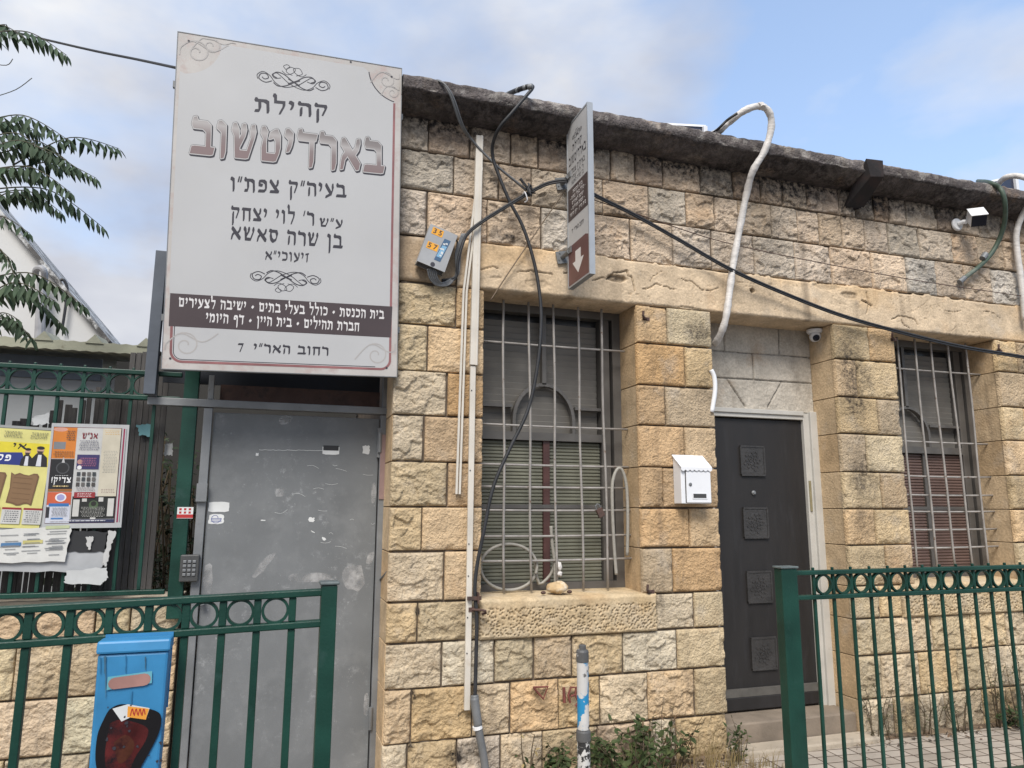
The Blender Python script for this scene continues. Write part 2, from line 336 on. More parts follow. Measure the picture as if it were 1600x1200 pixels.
    P = np.concatenate([ring(P[:, :1], 0, 0), P, ring(P[:, -1:], 0, 0)], 1)
    XX, ZZ = P[..., 0], P[..., 2]
    t = np.array(tint); v = r.uniform(.84, 1.12); w = r.uniform(-.03, .035)
    t = np.clip(t*v+np.array([w, 0, -w*.7]), .02, .9)
    col = np.broadcast_to(t, P.shape).copy()
    wash = fbm(XX*4+sx, ZZ*4+sz, seed+1, 4)[..., None]
    col = col*(0.80+.38*wash)
    g.patch(P, col, stain_shade_at(XX, ZZ))
# ------------------------------------------------------------------ ground
def layered(name, x0, x1, y0, y1, z, m, th=.1):
    o = MB().box(x0, x1, y0, y1, z-th, z).build(name, m); o['kind'] = 'structure'; return o
M['asphalt'] = mat('asphalt', (0.05, 0.05, 0.052), 0.9, 0.25, 3, 0.6, 160)
M['soil'] = mat('bare_soil', (0.20, 0.145, 0.095), 0.95, 0.35, 7, 0.7, 50, col2=(0.11, 0.075, 0.05), c2=(0.5, 0.62))
M['concrete'] = mat('pale_concrete', (0.44, 0.375, 0.29), 0.85, 0.15, 5, 0.3, 90, col2=(0.28, 0.24, 0.19), c2=(0.56, 0.72))
def paving_mat():
    m = mat('square_pavers', (0.47, 0.415, 0.35), 0.85, 0.16, 4, 0.25, 90); t = m.node_tree; N = t.nodes; L = t.links; b = N['Principled BSDF']
    src = b.inputs['Base Color'].links[0].from_socket
    tx = N.new('ShaderNodeTexCoord'); mpn = N.new('ShaderNodeMapping'); mpn.inputs['Rotation'].default_value = (0, 0, R(4)); L.new(tx.outputs['Object'], mpn.inputs['Vector'])
    br = N.new('ShaderNodeTexBrick'); br.offset = 0; br.inputs['Scale'].default_value = 1; br.inputs['Brick Width'].default_value = .155; br.inputs['Row Height'].default_value = .105; br.inputs['Mortar Size'].default_value = .0055; br.inputs['Mortar Smooth'].default_value = .3
    br.inputs['Color1'].default_value = (1, 1, 1, 1); br.inputs['Color2'].default_value = (.82, .8, .78, 1); br.inputs['Mortar'].default_value = (.17, .13, .1, 1)
    L.new(mpn.outputs['Vector'], br.inputs['Vector'])
    x = N.new('ShaderNodeMix'); x.data_type = 'RGBA'; x.blend_type = 'MULTIPLY'; x.inputs['Factor'].default_value = 1
    L.new(src, x.inputs['A']); L.new(br.outputs['Color'], x.inputs['B']); L.new(x.outputs['Result'], b.inputs['Base Color'])
    bp = N.new('ShaderNodeBump'); bp.inputs['Strength'].default_value = .6; bp.inputs['Distance'].default_value = .006; bp.invert = True
    L.new(br.outputs['Fac'], bp.inputs['Height']); L.new(b.inputs['Normal'].links[0].from_socket, bp.inputs['Normal']); L.new(bp.outputs['Normal'], b.inputs['Normal'])
    return m
M['paving'] = paving_mat()
layered('ground', -120, 120, -120, 120, -.14, M['asphalt'])
layered('pavement', -14, 16, -1.75, -.085, 0, M['paving'])
layered('kerb', -14, 16, -1.90, -1.755, .004, M['concrete'])
layered('yard', -14, .62, -.08, 12, -.004, M['soil'])
strip = layered('soil_strip', .625, 16, -.08, .5, .004, M['soil'])

# ------------------------------------------------------------------ the stone building
B = thing('stone_building', 'single-storey building of rough tan limestone blocks behind the green street fences', 'building', (3.2, .3, 0))
ZL = [2.838, 2.579, 2.299, 2.035, 1.763, 1.504, 1.254, .976, .757, .515, .235, -.02]
ZU = [3.135, 3.435, 3.692, 3.97]
TG = (.54, .425, .315); TG2 = (.56, .455, .345); TO = (.51, .35, .20); TO2 = (.54, .40, .25); TY = (.53, .415, .26); TW = (.52, .435, .315)
g = Grid(); sd_ = [100]
def row(z0, z1, xs, styles, tints, edges={}):
    for i in range(len(xs)-1):
        if xs[i+1]-xs[i] < .02: continue
        sd_[0] += 1; st = styles[i % len(styles)] if isinstance(styles, (list, tuple)) else styles
        tn = tints[(i*7+sd_[0]) % len(tints)]
        stone(g, xs[i], xs[i+1], z0, z1, st, tn, sd_[0], edge=edges.get(i, (0, 0)))
row(ZU[2], ZU[3], [.63, .802, 1.07, 1.343, 1.535, 1.79, 2.059, 2.241, 2.456, 2.755, 3.025, 3.255, 3.452, 3.668, 3.957, 4.118, 4.292, 4.44, 4.605, 4.919, 5.116, 5.364, 5.618, 5.769, 6.1, 6.4, 6.8, 7.1], 'rock', [TG, (.45, .35, .265), TG2])
row(ZU[1], ZU[2], [.63, .968, 1.265, 1.488, 1.75, 1.996, 2.34, 2.63, 2.862, 3.057, 3.338, 3.566, 3.756, 3.967, 4.178, 4.405, 4.717, 5.056, 5.32, 5.605, 5.789, 6.1, 6.35, 6.7, 7.1], 'rock', [TG, TG2, (.50, .41, .31)])
row(ZU[0]+.004, ZU[1], [.63, .803, 1.19, 1.554, 1.86, 2.194, 2.515, 2.826, 3.174, 3.522, 3.846, 4.218, 4.557, 4.853, 5.147, 5.437, 5.778, 6.1, 6.5, 6.8, 7.1], 'rock', [TG2, TG, (.53, .46, .38)])
# left pier: quoin column; (course index -> joint x, colours left/right)
LP = [(.998, TY, TO2), (.828, TY, TO2), (.95, TW, TO), (.818, TW, TO), (.964, TY, TO), (.819, TY, TO2), (.952, TW, TO2)]
for k, (xj, ta, tb) in enumerate(LP):
    z1, z0 = ZL[k], ZL[k+1]; sd_[0] += 1
    stone(g, .63, xj, z0, z1, 'rock', ta, sd_[0]); sd_[0] += 1
    stone(g, xj, 1.172, z0, z1, 'tool', tb, sd_[0], edge=(0, 1))
# courses under the sill
row(ZL[8], ZL[7], [.63, .807, 1.165], 'rock', [TY, TW])
row(ZL[9], ZL[8], [.63, .951, 1.261, 1.499, 1.74, 2.074, 2.447], 'rock', [TY, TW, TO2, TW, TY])
stone(g, 2.447, 2.785, ZL[9], ZL[8], 'tool', TY, 301, edge=(0, 1))
row(ZL[10], ZL[9], [.63, .783, 1.128, 1.355, 1.653, 1.918, 2.236, 2.559], 'rock', [TW, TY, TO2])
stone(g, 2.559, 2.785, ZL[10], ZL[9], 'tool', TY, 302, edge=(0, 1))
row(ZL[11], ZL[10], [.63, .767, 1.046, 1.299, 1.55, 1.9, 2.246, 2.42, 2.785], 'rock', [TW, TG2, TY])
# pier between window and door
MP = [(2.45, TO2, TY), (2.576, TO, TY), (2.419, TO, TO2), (2.549, TO, TO2), (2.381, TO, TO), (2.56, TO, TO2), (2.434, TO2, TO)]
for k, (xj, ta, tb) in enumerate(MP):
    z1, z0 = ZL[k], ZL[k+1]
    stone(g, 2.222, xj, z0, z1, 'tool', ta, 400+k, edge=(1, 0)); stone(g, xj, 2.785, z0, z1, 'tool', tb, 420+k, edge=(0, 1))
stone(g, 2.303, 2.576, ZL[8], ZL[7], 'rock', TW, 431, amp=.6); stone(g, 2.576, 2.785, ZL[8], ZL[7], 'tool', TY, 432, edge=(0, 1))
# pier between door and second window
RP = [4.138, 4.0, 4.165, 4.037, 4.14, 4.062, 4.129]
for k, xj in enumerate(RP):
    z1, z0 = ZL[k], ZL[k+1]
    stone(g, 3.82, xj, z0, z1, 'tool', (TY, TO2)[k % 2], 440+k, edge=(1, 0)); stone(g, xj, 4.37, z0, z1, 'tool', (TO2, TY)[k % 2], 460+k, edge=(0, 1))
stone(g, 3.82, 4.05, ZL[8], ZL[7], 'tool', TY, 471, edge=(1, 0)); stone(g, 4.05, 4.247, ZL[8], ZL[7], 'tool', TY, 472)
row(ZL[9], ZL[8], [3.82, 4.16, 4.5, 4.86, 5.2, 5.5, 5.9, 6.3, 6.7, 7.1], 'rock', [TY, TW, TY])
row(ZL[10], ZL[9], [3.82, 4.02, 4.35, 4.7, 5.0, 5.42, 5.75, 6.1, 6.5, 7.1], 'rock', [TY, TW, TY])
row(ZL[11], ZL[10], [3.82, 4.1, 4.33, 4.55, 4.9, 5.25, 5.6, 5.95, 6.3, 6.7, 7.1], 'rock', [TW, TY, TW])
row(ZL[8], ZL[7], [5.55, 5.85, 6.2, 6.6, 7.1], 'rock', [TY, TO2])
for k in range(7):
    xj = (5.62, 5.74)[k % 2]
    stone(g, 5.40, xj, ZL[k+1], ZL[k], 'tool', (TY, TO2)[k % 2], 480+k, edge=(1, 0))
    row(ZL[k+1], ZL[k], [xj, 6.05+.1*(k % 2), 6.5, 7.1], 'rock', [TY, TO2, TW])
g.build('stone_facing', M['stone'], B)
# lintel band, cracked plaster-like stone, as a fine carved field
def seg_d(X, Z, pts):
    d = np.full(X.shape, 9.0)
    for (a, b), (c, e) in zip(pts[:-1], pts[1:]):
        L2 = (c-a)**2+(e-b)**2; t = np.clip(((X-a)*(c-a)+(Z-b)*(e-b))/L2, 0, 1); d = np.minimum(d, np.hypot(X-a-t*(c-a), Z-b-t*(e-b)))
    return d
def wp(*pts): return [(at(x, y)[0], at(x, y)[2]) for x, y in pts]
CR = [(wp((808, 425), (830, 424), (850, 427), (862, 430)), .004), (wp((744, 424), (760, 421), (770, 417), (778, 420)), .003), (wp((925, 440), (940, 435), (948, 437), (958, 427), (970, 426), (978, 424), (980, 432), (986, 434), (990, 456)), .005),
      (wp((1003, 452), (1013, 452), (1025, 444), (1035, 447), (1048, 453), (1058, 452)), .003), (wp((1064, 436), (1080, 441), (1094, 452), (1108, 455), (1122, 450)), .003), (wp((1352, 458), (1356, 475), (1352, 490)), .004), (wp((1345, 470), (1360, 478)), .008),
      (wp((1392, 500), (1402, 494), (1416, 496), (1428, 500), (1432, 508)), .004), (wp((1406, 500), (1410, 508), (1420, 514)), .003), (wp((1465, 485), (1485, 488), (1500, 486)), .002), (wp((1535, 486), (1550, 490), (1562, 498)), .002),
      (wp((640, 392), (652, 400), (642, 410), (655, 425), (650, 440)), .002), (wp((622, 433), (645, 443), (690, 450), (728, 463)), .003), (wp((880, 428), (900, 425)), .003), (wp((1015, 440), (1020, 432), (1034, 425)), .002), (wp((1062, 478), (1075, 481), (1105, 487)), .004)]
SP = [(at(963, 436), .09, .028, .022), (at(1174, 455), .022, .022, .03), (at(775, 435)*1, .05, .012, .006), (at(893, 468), .05, .02, .01), (at(1325, 462), .08, .03, .012), (at(840, 445), .1, .03, .006), (at(1290, 448), .14, .03, .008)]
def band(x0, x1, z0, z1, name):
    gb = Grid(); res = .0062; nx = int((x1-x0)/res); nz = int((z1-z0)/res)
    X, Z0 = np.meshgrid(np.linspace(x0, x1, nx), np.linspace(0, 1, nz))
    top = z1+.012*(fbm(X*5, X*0+3, 3, 4)-.5)*2 + .012*sst(.55, .75, fbm(X*16, X*0, 5, 3)); bot = z0+.006*(fbm(X*4, X*0+1, 9, 4)-.5)
    Z = bot+(top-bot)*Z0
    h = .012+.006*(fbm(X*3, Z*6, 21, 5)-.5)*2 + .002*(fbm(X*40, Z*40, 23, 3)-.5)
    cr_ = np.zeros(X.shape)
    wX = X+.014*(fbm(X*22, Z*22, 31, 3)-.5); wZ = Z+.014*(fbm(X*22, Z*22, 37, 3)-.5)
    for pts, w in CR: cr_ = np.maximum(cr_, 1-sst(w*.35, w*1.25, seg_d(wX, wZ, pts)))
    sp = np.zeros(X.shape)
    for c, rx, rz, dpt in SP:
        q = np.hypot((wX-c[0])/rx, (wZ-c[2])/rz); m_ = 1-sst(.75, 1.02, q+.5*(fbm(X*30, Z*30, 41, 2)-.5)); sp = np.maximum(sp, m_*dpt)
    d1w, d2w, _c = worley(wX*9+3*fbm(X*3, Z*3, 5, 2), wZ*13, 77); net = (1-sst(.006, .026, d2w-d1w))*sst(.56, .68, fbm(X*2.4+3, Z*4, 55, 3)); h = h-net*.004; cr_ = np.maximum(cr_, net*.3)
    flake = sst(.63, .70, fbm(X*7, Z*11, 51, 4))*.003
    h = h-cr_*.016-sp*(.6+.8*fbm(X*60, Z*60, 61, 2))-flake
    e = np.minimum(Z-bot, top-Z); h = h-.010*(1-sst(0, .012, e+.006*(fbm(X*30, Z*30, 71, 2)-.5)))
    P = np.stack([X, -h, Z], -1)
    def rg(A): C = A.copy(); C[..., 1] = .29; return C
    P = np.concatenate([rg(P[:1]), P, rg(P[-1:])], 0)
    pad = lambda a: np.concatenate([a[:1], a, a[-1:]], 0)
    w1 = pad(fbm(X*2.2, Z*3, 81, 5))[..., None]; w2 = pad(sst(.56, .7, fbm(X*1.4+7, Z*2.5, 91, 4)))[..., None]
    col = np.array((.58, .455, .315))*(.8+.36*w1); col = col*(1-w2*.6)+np.array((.56, .385, .21))*w2*.6
    spc = pad(np.clip(sp*40, 0, 1))[..., None]; col = col*(1-spc*.45)
    st = pad(np.clip(cr_*.8, 0, 1)); XX, ZZ = P[..., 0], P[..., 2]; st = np.maximum(st, stain_shade_at(XX, ZZ)*.6)
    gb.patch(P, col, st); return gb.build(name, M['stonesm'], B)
band(1.0, 7.1, 2.838, 3.135, 'lintel_band')
# left end block of the lintel course with cracks
gl = Grid(); stone(gl, .63, .998, 2.842, 3.135, 'smooth', (.44, .33, .22), 900); gl.build('lintel_block', M['stonesm'], B)
# masonry behind the facing: piers with stone jambs course by course
jm = MB()
for k in range(12):
    z1 = (ZL+[-.14])[k]; z0 = (ZL+[-.14])[k+1]
    for (xa, xb) in ((.634, 1.169), (2.226, 2.782), (3.824, 4.366), (5.404, 7.1)):
        if k >= 7:
            if xa == .634: continue
            if xa == 2.226: xa, xb = .634, 2.782
            if xa == 3.824: xa, xb = 3.824, 7.1
            if xa == 5.404: continue
        jm.box(xa, xb, .018, .42, z0+.0025, z1-.0025)
jo = jm.build('jamb_masonry', M['stonesm'], B, bevel=.003)
def const_attr(o, cols):
    me = o.data; me.attributes.new('stain_shade', 'FLOAT', 'POINT'); me.attributes.new('tint', 'FLOAT_COLOR', 'POINT'); a = me.attributes['tint']; b = me.attributes['stain_shade']
    n = len(me.vertices); c = np.ones((n, 4), dtype=np.float32); c[:, :3] = cols; a.data.foreach_set('color', c.ravel()); b.data.foreach_set('value', np.zeros(n, dtype=np.float32))
rr_ = np.random.RandomState(3); nb = len(jo.data.vertices)//8
const_attr(jo, np.repeat(np.array([(.50, .36, .215) if q > .5 else (.53, .40, .255) for q in rr_.rand(nb)])*(.88+.24*rr_.rand(nb, 1)), 8, 0))
mo = MB(); mo.box(.66, 1.14, .012, .40, -.14, 2.9); mo.box(2.25, 2.755, .012, .40, -.14, 2.9); mo.box(3.85, 4.34, .012, .40, -.14, 2.9); mo.box(5.43, 7.08, .012, .40, -.14, 2.9)
mo.box(.632, 7.08, .014, .40, 3.14, 3.95); mo.box(1.14, 2.25, .013, .40, -.14, .97); mo.box(4.34, 5.43, .013, .40, -.14, .97)
mo.box(.632, 1.0, .02, .3, 2.845, 3.138)
mo.build('mortar_core', M['mortar'], B)
# body of the house behind (inner wall line, ends, back) and the inner dark
bd = MB(); bd.box(.64, .94, .42, 6, -.14, 3.9); bd.box(6.8, 7.08, .42, 6, -.14, 3.9); bd.box(.64, 7.08, 5.7, 6, -.14, 3.9)
bd.build('side_walls', M['mortar'], B)
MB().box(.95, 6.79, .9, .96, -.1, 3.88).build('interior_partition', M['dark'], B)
# sills, punched
def sill(x0, x1, z0, z1, win_parent, seed):
    gs = Grid(); res = .005; nx = int((x1-x0)/res); nz = int((z1-z0)/res)
    X, Z = np.meshgrid(np.linspace(x0, x1, nx), np.linspace(z0, z1, nz))
    e = np.minimum(np.minimum(X-x0, x1-X), np.minimum(Z-z0, z1-Z))
    d1, d2, cid = worley(X*58, Z*66, seed); body = sst(.010, .022, np.minimum(Z-z0, z1-.035-Z)+.006*fbm(X*20, Z*20, 3, 2))
    h = .026-body*.013*(1-sst(.18, .42, d1))*sst(.2, .4, cid)+.004*(fbm(X*8, Z*8, seed, 3)-.5) - .009*(1-sst(0, .012, e+.008*(fbm(X*25, Z*25, 4, 2)-.5)))
    P = np.stack([X, -h, Z], -1)
    def rg(A, y): C = A.copy(); C[..., 1] = y; return C
    t1 = rg(P[-1:], -.010); t1[..., 2] += .004; t2 = rg(P[-1:], .27); t2[..., 2] += .016
    P = np.concatenate([rg(P[:1], .02), P, t1, t2], 0); P = np.concatenate([rg(P[:, :1], .03), P, rg(P[:, -1:], .03)], 1)
    XX, ZZ = P[..., 0], P[..., 2]
    w = fbm(XX*5, ZZ*9, seed+4, 4)[..., None]; col = np.array((.46, .335, .185))*(1-w)+np.array((.52, .43, .30))*w
    st = .75*np.concatenate([np.zeros((1, nx+2)), np.pad(body*(1-sst(.12, .3, d1)), ((0, 0), (1, 1)), 'edge'), np.zeros((2, nx+2))], 0)
    col = col*1.0; gs.patch(P, col, st*0.9); return gs.build('sill', M['stonesm'], win_parent)
# ---- windows
def window(label, x0, x1, z0, z1, slat, mull, vbars, hz, gy, sx0, sx1, seed, dark_right=False, arch=None):
    fy = .255
    f = MB(); W_ = .055
    f.box(x0-.03, x0+W_, fy, fy+.08, z0, z1); f.box(x1-W_, x1+.03, fy, fy+.08, z0, z1); f.box(x0+W_, x1-W_, fy, fy+.08, z1-.05, z1+.02); f.box(x0+W_, x1-W_, fy, fy+.08, z0, z0+.05)
    f.box(x1-W_-.085, x1-W_-.02, fy+.012, fy+.09, z0+.05, z1-.05)          # second leaf edge on the right
    zt = z0+.53*(z1-z0)
    f.box(x0+W_, x1-W_-.088, fy+.004, fy+.07, zt-.03, zt+.022)
    xr = x1-W_-.088; xl = x0+W_
    # upper light: rail, mullion and arched head
    cxa = xl+(xr-xl)*(.52 if arch is None else arch[0]); ra = (xr-xl)*(.245 if arch is None else arch[1]); za = zt+.022
    f.box(xl, cxa-ra-.012, fy+.01, fy+.055, za+.16, za+.18); f.box(cxa+ra+.012, xr, fy+.01, fy+.055, za+.16, za+.18)
    f.box(cxa-.014, cxa+.014, fy+.01, fy+.055, za+ra*1.25+.06, z1-.05)
    pts = [(cxa+ra*math.cos(a), za+.08+1.15*ra*math.sin(a)) for a in [math.pi*k/18 for k in range(19)]]
    pts = [(cxa+ra, za)]+pts+[(cxa-ra, za)]
    for (a, b), (c, d) in zip(pts[:-1], pts[1:]): f.bar((a, fy+.03, b), (c, fy+.03, d), .022, .04)
    # lower cross rail
    zm = z0+.34*(zt-z0)+.19*(z1-z0)*0
    w = f.build('window', M['alu'], B, label)
    WL[w] = WL[B]
    pn = MB().box(xl, xr, fy+.085, fy+.092, z0+.05, z1-.05); pn.box(x1-W_-.02, x1-W_, fy+.085, fy+.092, z0+.05, z1-.05); pn.build('pane', M['glass'], w)
    bl = MB(); nz = int((z1-.1-zt)/.042)
    for i in range(nz):                                   # blind slats dimly seen in the upper light
        z = zt+.04+i*.042; bl.obox(((xl+xr)/2, fy+.074, z), ((xr-xl)/2-.004, 0, 0), (0, .004, .002), (0, -.004, .0208))
    bl.build('blind', M['blind'], w)
    xm = xl+(xr-xl)*.54
    for (a, b) in ((xl+.004, xm-.024), (xm+.024, xr-.004)):
        s_ = MB(); n = int((zt-.03-z0-.05)/.0225)
        for i in range(n):
            z = z0+.058+i*.0225
            s_.add([(a, fy+.042, z-.0112), (b, fy+.042, z-.0112), (b, fy+.034, z-.005), (a, fy+.034, z-.005), (a, fy+.035, z+.004), (b, fy+.035, z+.004), (b, fy+.042, z+.0112), (a, fy+.042, z+.0112)], [(0, 1, 2, 3), (3, 2, 5, 4), (4, 5, 6, 7)])
        s_.build('roller_shutter', slat, w)
    MB().box(xm-.022, xm+.022, fy+.02, fy+.06, z0+.052, zt-.032).build('mullion', mull, w)
    MB().box(xl, xr, fy+.018, fy+.03, z0+.36*(zt-z0)+.16, z0+.36*(zt-z0)+.185).build('cross_rail', M['alu'], w)
    gr = MB()
    for (xt, xb_) in vbars:
        P = [(xt+(xb_-xt)*t+.004*math.sin(9*t+xt*7), gy-.008, z1-.06+(z0+.012-(z1-.06))*t) for t in np.linspace(0, 1, 9)]
        P[0] = (P[0][0], P[0][1], z1-.01); gr.tube(P, .0082, 8)
    for (za_, xs0, xs1) in hz:
        gr.tube([(xs0+(xs1-xs0)*t, gy+.009, za_-.006*math.sin(math.pi*t)*(.4+.6*((za_*13) % 1))) for t in np.linspace(0, 1, 7)], .0073, 8)
    gr.build('grille', M['ironbar'], w, smooth=True)
    sill(sx0, sx1, .757, .976, w, seed)
    return w
M['blind'] = mat('dim_blind_slats', (0.16, 0.15, 0.134), 0.6, 0.2, 4, 0)
GY = .15
vb1 = [(at(xt, 485, GY)[0], at(xb, 925, GY)[0]) for xt, xb in ((786, 787), (826, 829), (864, 869), (902, 911), (938, 950))]
hz1 = [(at(860, y, GY)[2], 1.14, 2.22+e) for y, e in ((540, -.01), (666, .0), (727, .0), (761, -.02), (797, .015), (837, .01), (875, .01))]
hz1 = [(z, a, min(b, 2.232)) for z, a, b in hz1]
window('tall window with an olive slatted shutter and arched upper light behind iron bars', 1.172, 2.222, .985, 2.836, M['slatg'], M['redpost'], vb1, hz1, GY, 1.165, 2.303, 41)
vb2 = [(at(xt, 545, GY)[0], at(xb, 870, GY)[0]) for xt, xb in ((1401, 1430), (1428, 1462), (1453, 1490), (1480, 1517), (1508, 1541))]
hz2 = [(at(1470, y, GY)[2], 4.36, 5.41) for y in (580, 691, 744, 773, 799, 827, 855)]
window('narrow-looking window with a brown slatted shutter behind bent iron bars', 4.372, 5.402, .985, 2.836, M['slatb'], M['alu'], vb2, hz2, GY, 4.25, 5.55, 47, arch=(.37, .24))
# ---- door
M['doorleaf'] = mat('charcoal_door', (0.0145, 0.0128, 0.0125), 0.58, 0.2, 4, 0.08, 30, col2=(0.024, 0.023, 0.024), c2=(0.55, 0.75), c2s=5, stretch=(3, 3, .5))
M['doorpanel'] = mat('embossed_grey_square', (0.036, 0.034, 0.033), 0.5, 0.25, 14, 0.5, 60, dist=.002)
M['frame'] = mat('off_white_frame', (0.47, 0.455, 0.42), 0.5, 0.12, 5, 0.1, 50, col2=(0.25, 0.21, 0.17), c2=(0.66, 0.76))
dy = .25
zt = at(1200, 651, dy)[2]
xr_i = at(1252, 655, dy+.02)[0]; xr_o = 3.822
xl_i = 2.93
d0 = MB().box(xl_i, xr_i+.006, dy+.028, dy+.075, .255, zt-.02).build('door', M['doorleaf'], B, bevel=.004)
WL[d0] = WL[B]
df = MB(); df.box(xr_i, xr_o-.055, dy, dy+.09, .05, zt+.038); df.box(xr_o-.055, xr_o+.01, dy-.018, dy+.09, .05, zt+.05); df.box(2.79, xl_i, dy, dy+.09, .05, zt+.038); df.box(2.79, xr_i, dy, dy+.09, zt-.012, zt+.04); df.box(2.79, xr_i, dy-.012, dy-.001, zt+.018, zt+.05)
df.build('door_frame', M['frame'], d0, bevel=.003)
for (x, y) in ((1176, 720), (1181, 817), (1187, 917), (1194, 1021)):
    c = at(x, y, dy+.02); h_ = .092
    q = MB().box(c.x-h_, c.x+h_, dy+.017, dy+.03, c.z-h_*1.05, c.z+h_*1.05)
    for (a, b, c_, d) in ((-h_-.008, h_+.008, h_*1.05, h_*1.05+.012), (-h_-.008, h_+.008, -h_*1.05-.012, -h_*1.05), (-h_-.012, -h_, -h_*1.05, h_*1.05), (h_, h_+.012, -h_*1.05, h_*1.05)): q.box(c.x+a, c.x+b, dy+.013, dy+.03, c.z+c_, c.z+d)
    # raised flourish in the square
    for k in range(26):
        a = k*2.4; rr = .012+.062*(k/26); q.obox((c.x+rr*math.cos(a), dy+.016, c.z+rr*math.sin(a)), (.007, 0, .004), (0, .003, 0), (-.003, 0, .006))
    q.build('door_panel', M['doorpanel'], d0)
c = at(1178, 770, dy+.02); MB().lathe((c.x, dy+.03, c.z), [(.016, 0), (.016, .012), (.009, .016), (.009, .02)], 16, axis=(0, -1, 0)).build('lock', M['galv'], d0)
c = at(1263, 775, dy); MB().box(xr_i+.012, xr_i+.03, dy-.006, dy, c.z-.11, c.z+.11).build('strike_plate', mat('brass_plate', (.22, .19, .11), .6, .2, 10), d0)
MB().box(xl_i, xr_i, dy+.0, dy+.07, .165, .25).build('kick_sill', M['doorleaf'], d0, bevel=.006)
MB().box(xl_i, xr_i, dy+.001, dy+.07, .251, .30).build('weather_strip', mat('grey_dusty_strip', (.085, .08, .072), .7, .3, 9, .3), d0)
# stone-clad panel over the door with incised joints
gp = Grid()
def clad():
    x0, x1, z0, z1 = 2.786, 3.822, zt+.045, 2.85; res = .0055
    X, Z = np.meshgrid(np.linspace(x0, x1, int((x1-x0)/res)), np.linspace(z0, z1, int((z1-z0)/res)))
    def wq(*p): return [(at(a, b, dy)[0], at(a, b, dy)[2]) for a, b in p]
    J = [wq((1110, 547), (1275, 559)), wq((1110, 589), (1275, 599)), wq((1133, 500), (1133, 548)), wq((1218, 510), (1219, 553)), wq((1177, 552), (1179, 592)), wq((1138, 593), (1166, 635)), wq((1222, 598), (1201, 636))]
    h = .006*(fbm(X*7, Z*7, 13, 4)-.5)+.004*(worley(X*30, Z*30, 3)[0]-.5)
    for j in J: h = h-.012*(1-sst(.003, .007, seg_d(X, Z, j)))
    P = np.stack([X, dy+.01-h, Z], -1)
    col = np.array((.45, .41, .35))*(.85+.3*fbm(X*5, Z*5, 15, 4))[..., None]
    st = np.zeros(X.shape)
    for j in J: st = np.maximum(st, .55*(1-sst(.003, .007, seg_d(X, Z, j))))
    gp.patch(P, col, st)
clad(); gp.build('door_head_cladding', M['stonesm'], B)
MB().box(2.786, 3.822, .29, .40, 2.2, 2.87).build('door_head_backing', M['mortar'], B)
# steps
MB().box(2.79, 3.818, .035, .40, -.1, .152).build('door_step', mat('dusty_step_stone', (.21, .17, .13), .9, .25, 6, .4, 60), B, bevel=.01)
MB().box(2.76, 3.9, -.125, .032, -.1, .036).build('threshold_slab', M['concrete'], B, bevel=.012)
# ---- roof slab with a rough weathered edge
def roof():
    gr = Grid(); L0, L1 = .60, 7.4; nx = int((L1-L0)/.012)
    prof = [(.02, 3.905), (-.05, 3.908), (-.10, 3.914), (-.155, 3.945), (-.193, 3.968), (-.204, 3.974), (-.210, 3.982), (-.212, 3.994), (-.214, 4.01), (-.213, 4.04), (-.208, 4.056), (-.190, 4.066), (-.14, 4.069), (-.08, 4.072), (.1, 4.08), (1.0, 4.09)]
    xs = np.linspace(L0, L1, nx); P = np.zeros((len(prof), nx, 3)); s_ = np.arange(len(prof))[:, None]*.7
    X = np.broadcast_to(xs, (len(prof), nx)); T = np.broadcast_to(s_, X.shape)
    n_ = (fbm(X*1.6, T*.25, 77, 3)-.5)*.014 + (fbm(X*17, T*1.7, 79, 5)-.5)*.015 - .010*sst(.64, .74, fbm(X*6, T*.9, 80, 4))
    for i, (y, z) in enumerate(prof):
        k = 1 if 3 <= i <= 13 else .3
        P[i, :, 0] = xs; P[i, :, 1] = y-n_[i]*k; P[i, :, 2] = z+n_[i]*k*(.9 if i > 7 else .5) - .012*(xs-.6)/5*1.2
    col = np.array((.135, .118, .114))*(.5+1.0*fbm(X*9, T*2, 83, 5))[..., None]
    wh = sst(.58, .66, fbm(X*14+5, T*1.3, 87, 5))[..., None]; wh[:6] = 0
    col = col*(1-wh*.8)+np.array((.40, .37, .34))*wh*.8
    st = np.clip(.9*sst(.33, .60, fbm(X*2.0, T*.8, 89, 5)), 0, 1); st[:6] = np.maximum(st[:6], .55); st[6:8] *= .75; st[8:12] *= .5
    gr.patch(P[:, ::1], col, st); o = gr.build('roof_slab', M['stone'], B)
    MB().box(.62, 7.39, .1, 6.1, 3.97, 4.05).build('roof_deck', M['concrete'], B)
roof()
# rusted spout bracket under the eave
c = at(1330, 300, -.1)
sp_ = MB(); sp_.add([(4.02, -.215, 4.05), (4.17, -.222, 4.055), (4.17, -.218, 3.93), (4.06, -.205, 3.92), (4.0, .0, 3.75), (4.16, -.02, 3.77)], [(0, 1, 2, 3), (3, 2, 5, 4), (0, 3, 4)])
sp_.v = [(x, y-.02, z) for x, y, z in sp_.v]
sp_.add([(4.02, -.20, 4.04), (4.17, -.20, 4.045), (4.17, -.205, 3.93), (4.06, -.19, 3.92), (4.0, .01, 3.75), (4.16, 0, 3.77)], [(3, 2, 1, 0), (4, 5, 2, 3), (4, 3, 0)])
sp_.build('rain_spout', mat('dark_rusted_iron', (.016, .013, .0135), .9, .4, 9, .3, 60, col2=(.034, .021, .018), c2=(.5, .66)), B)
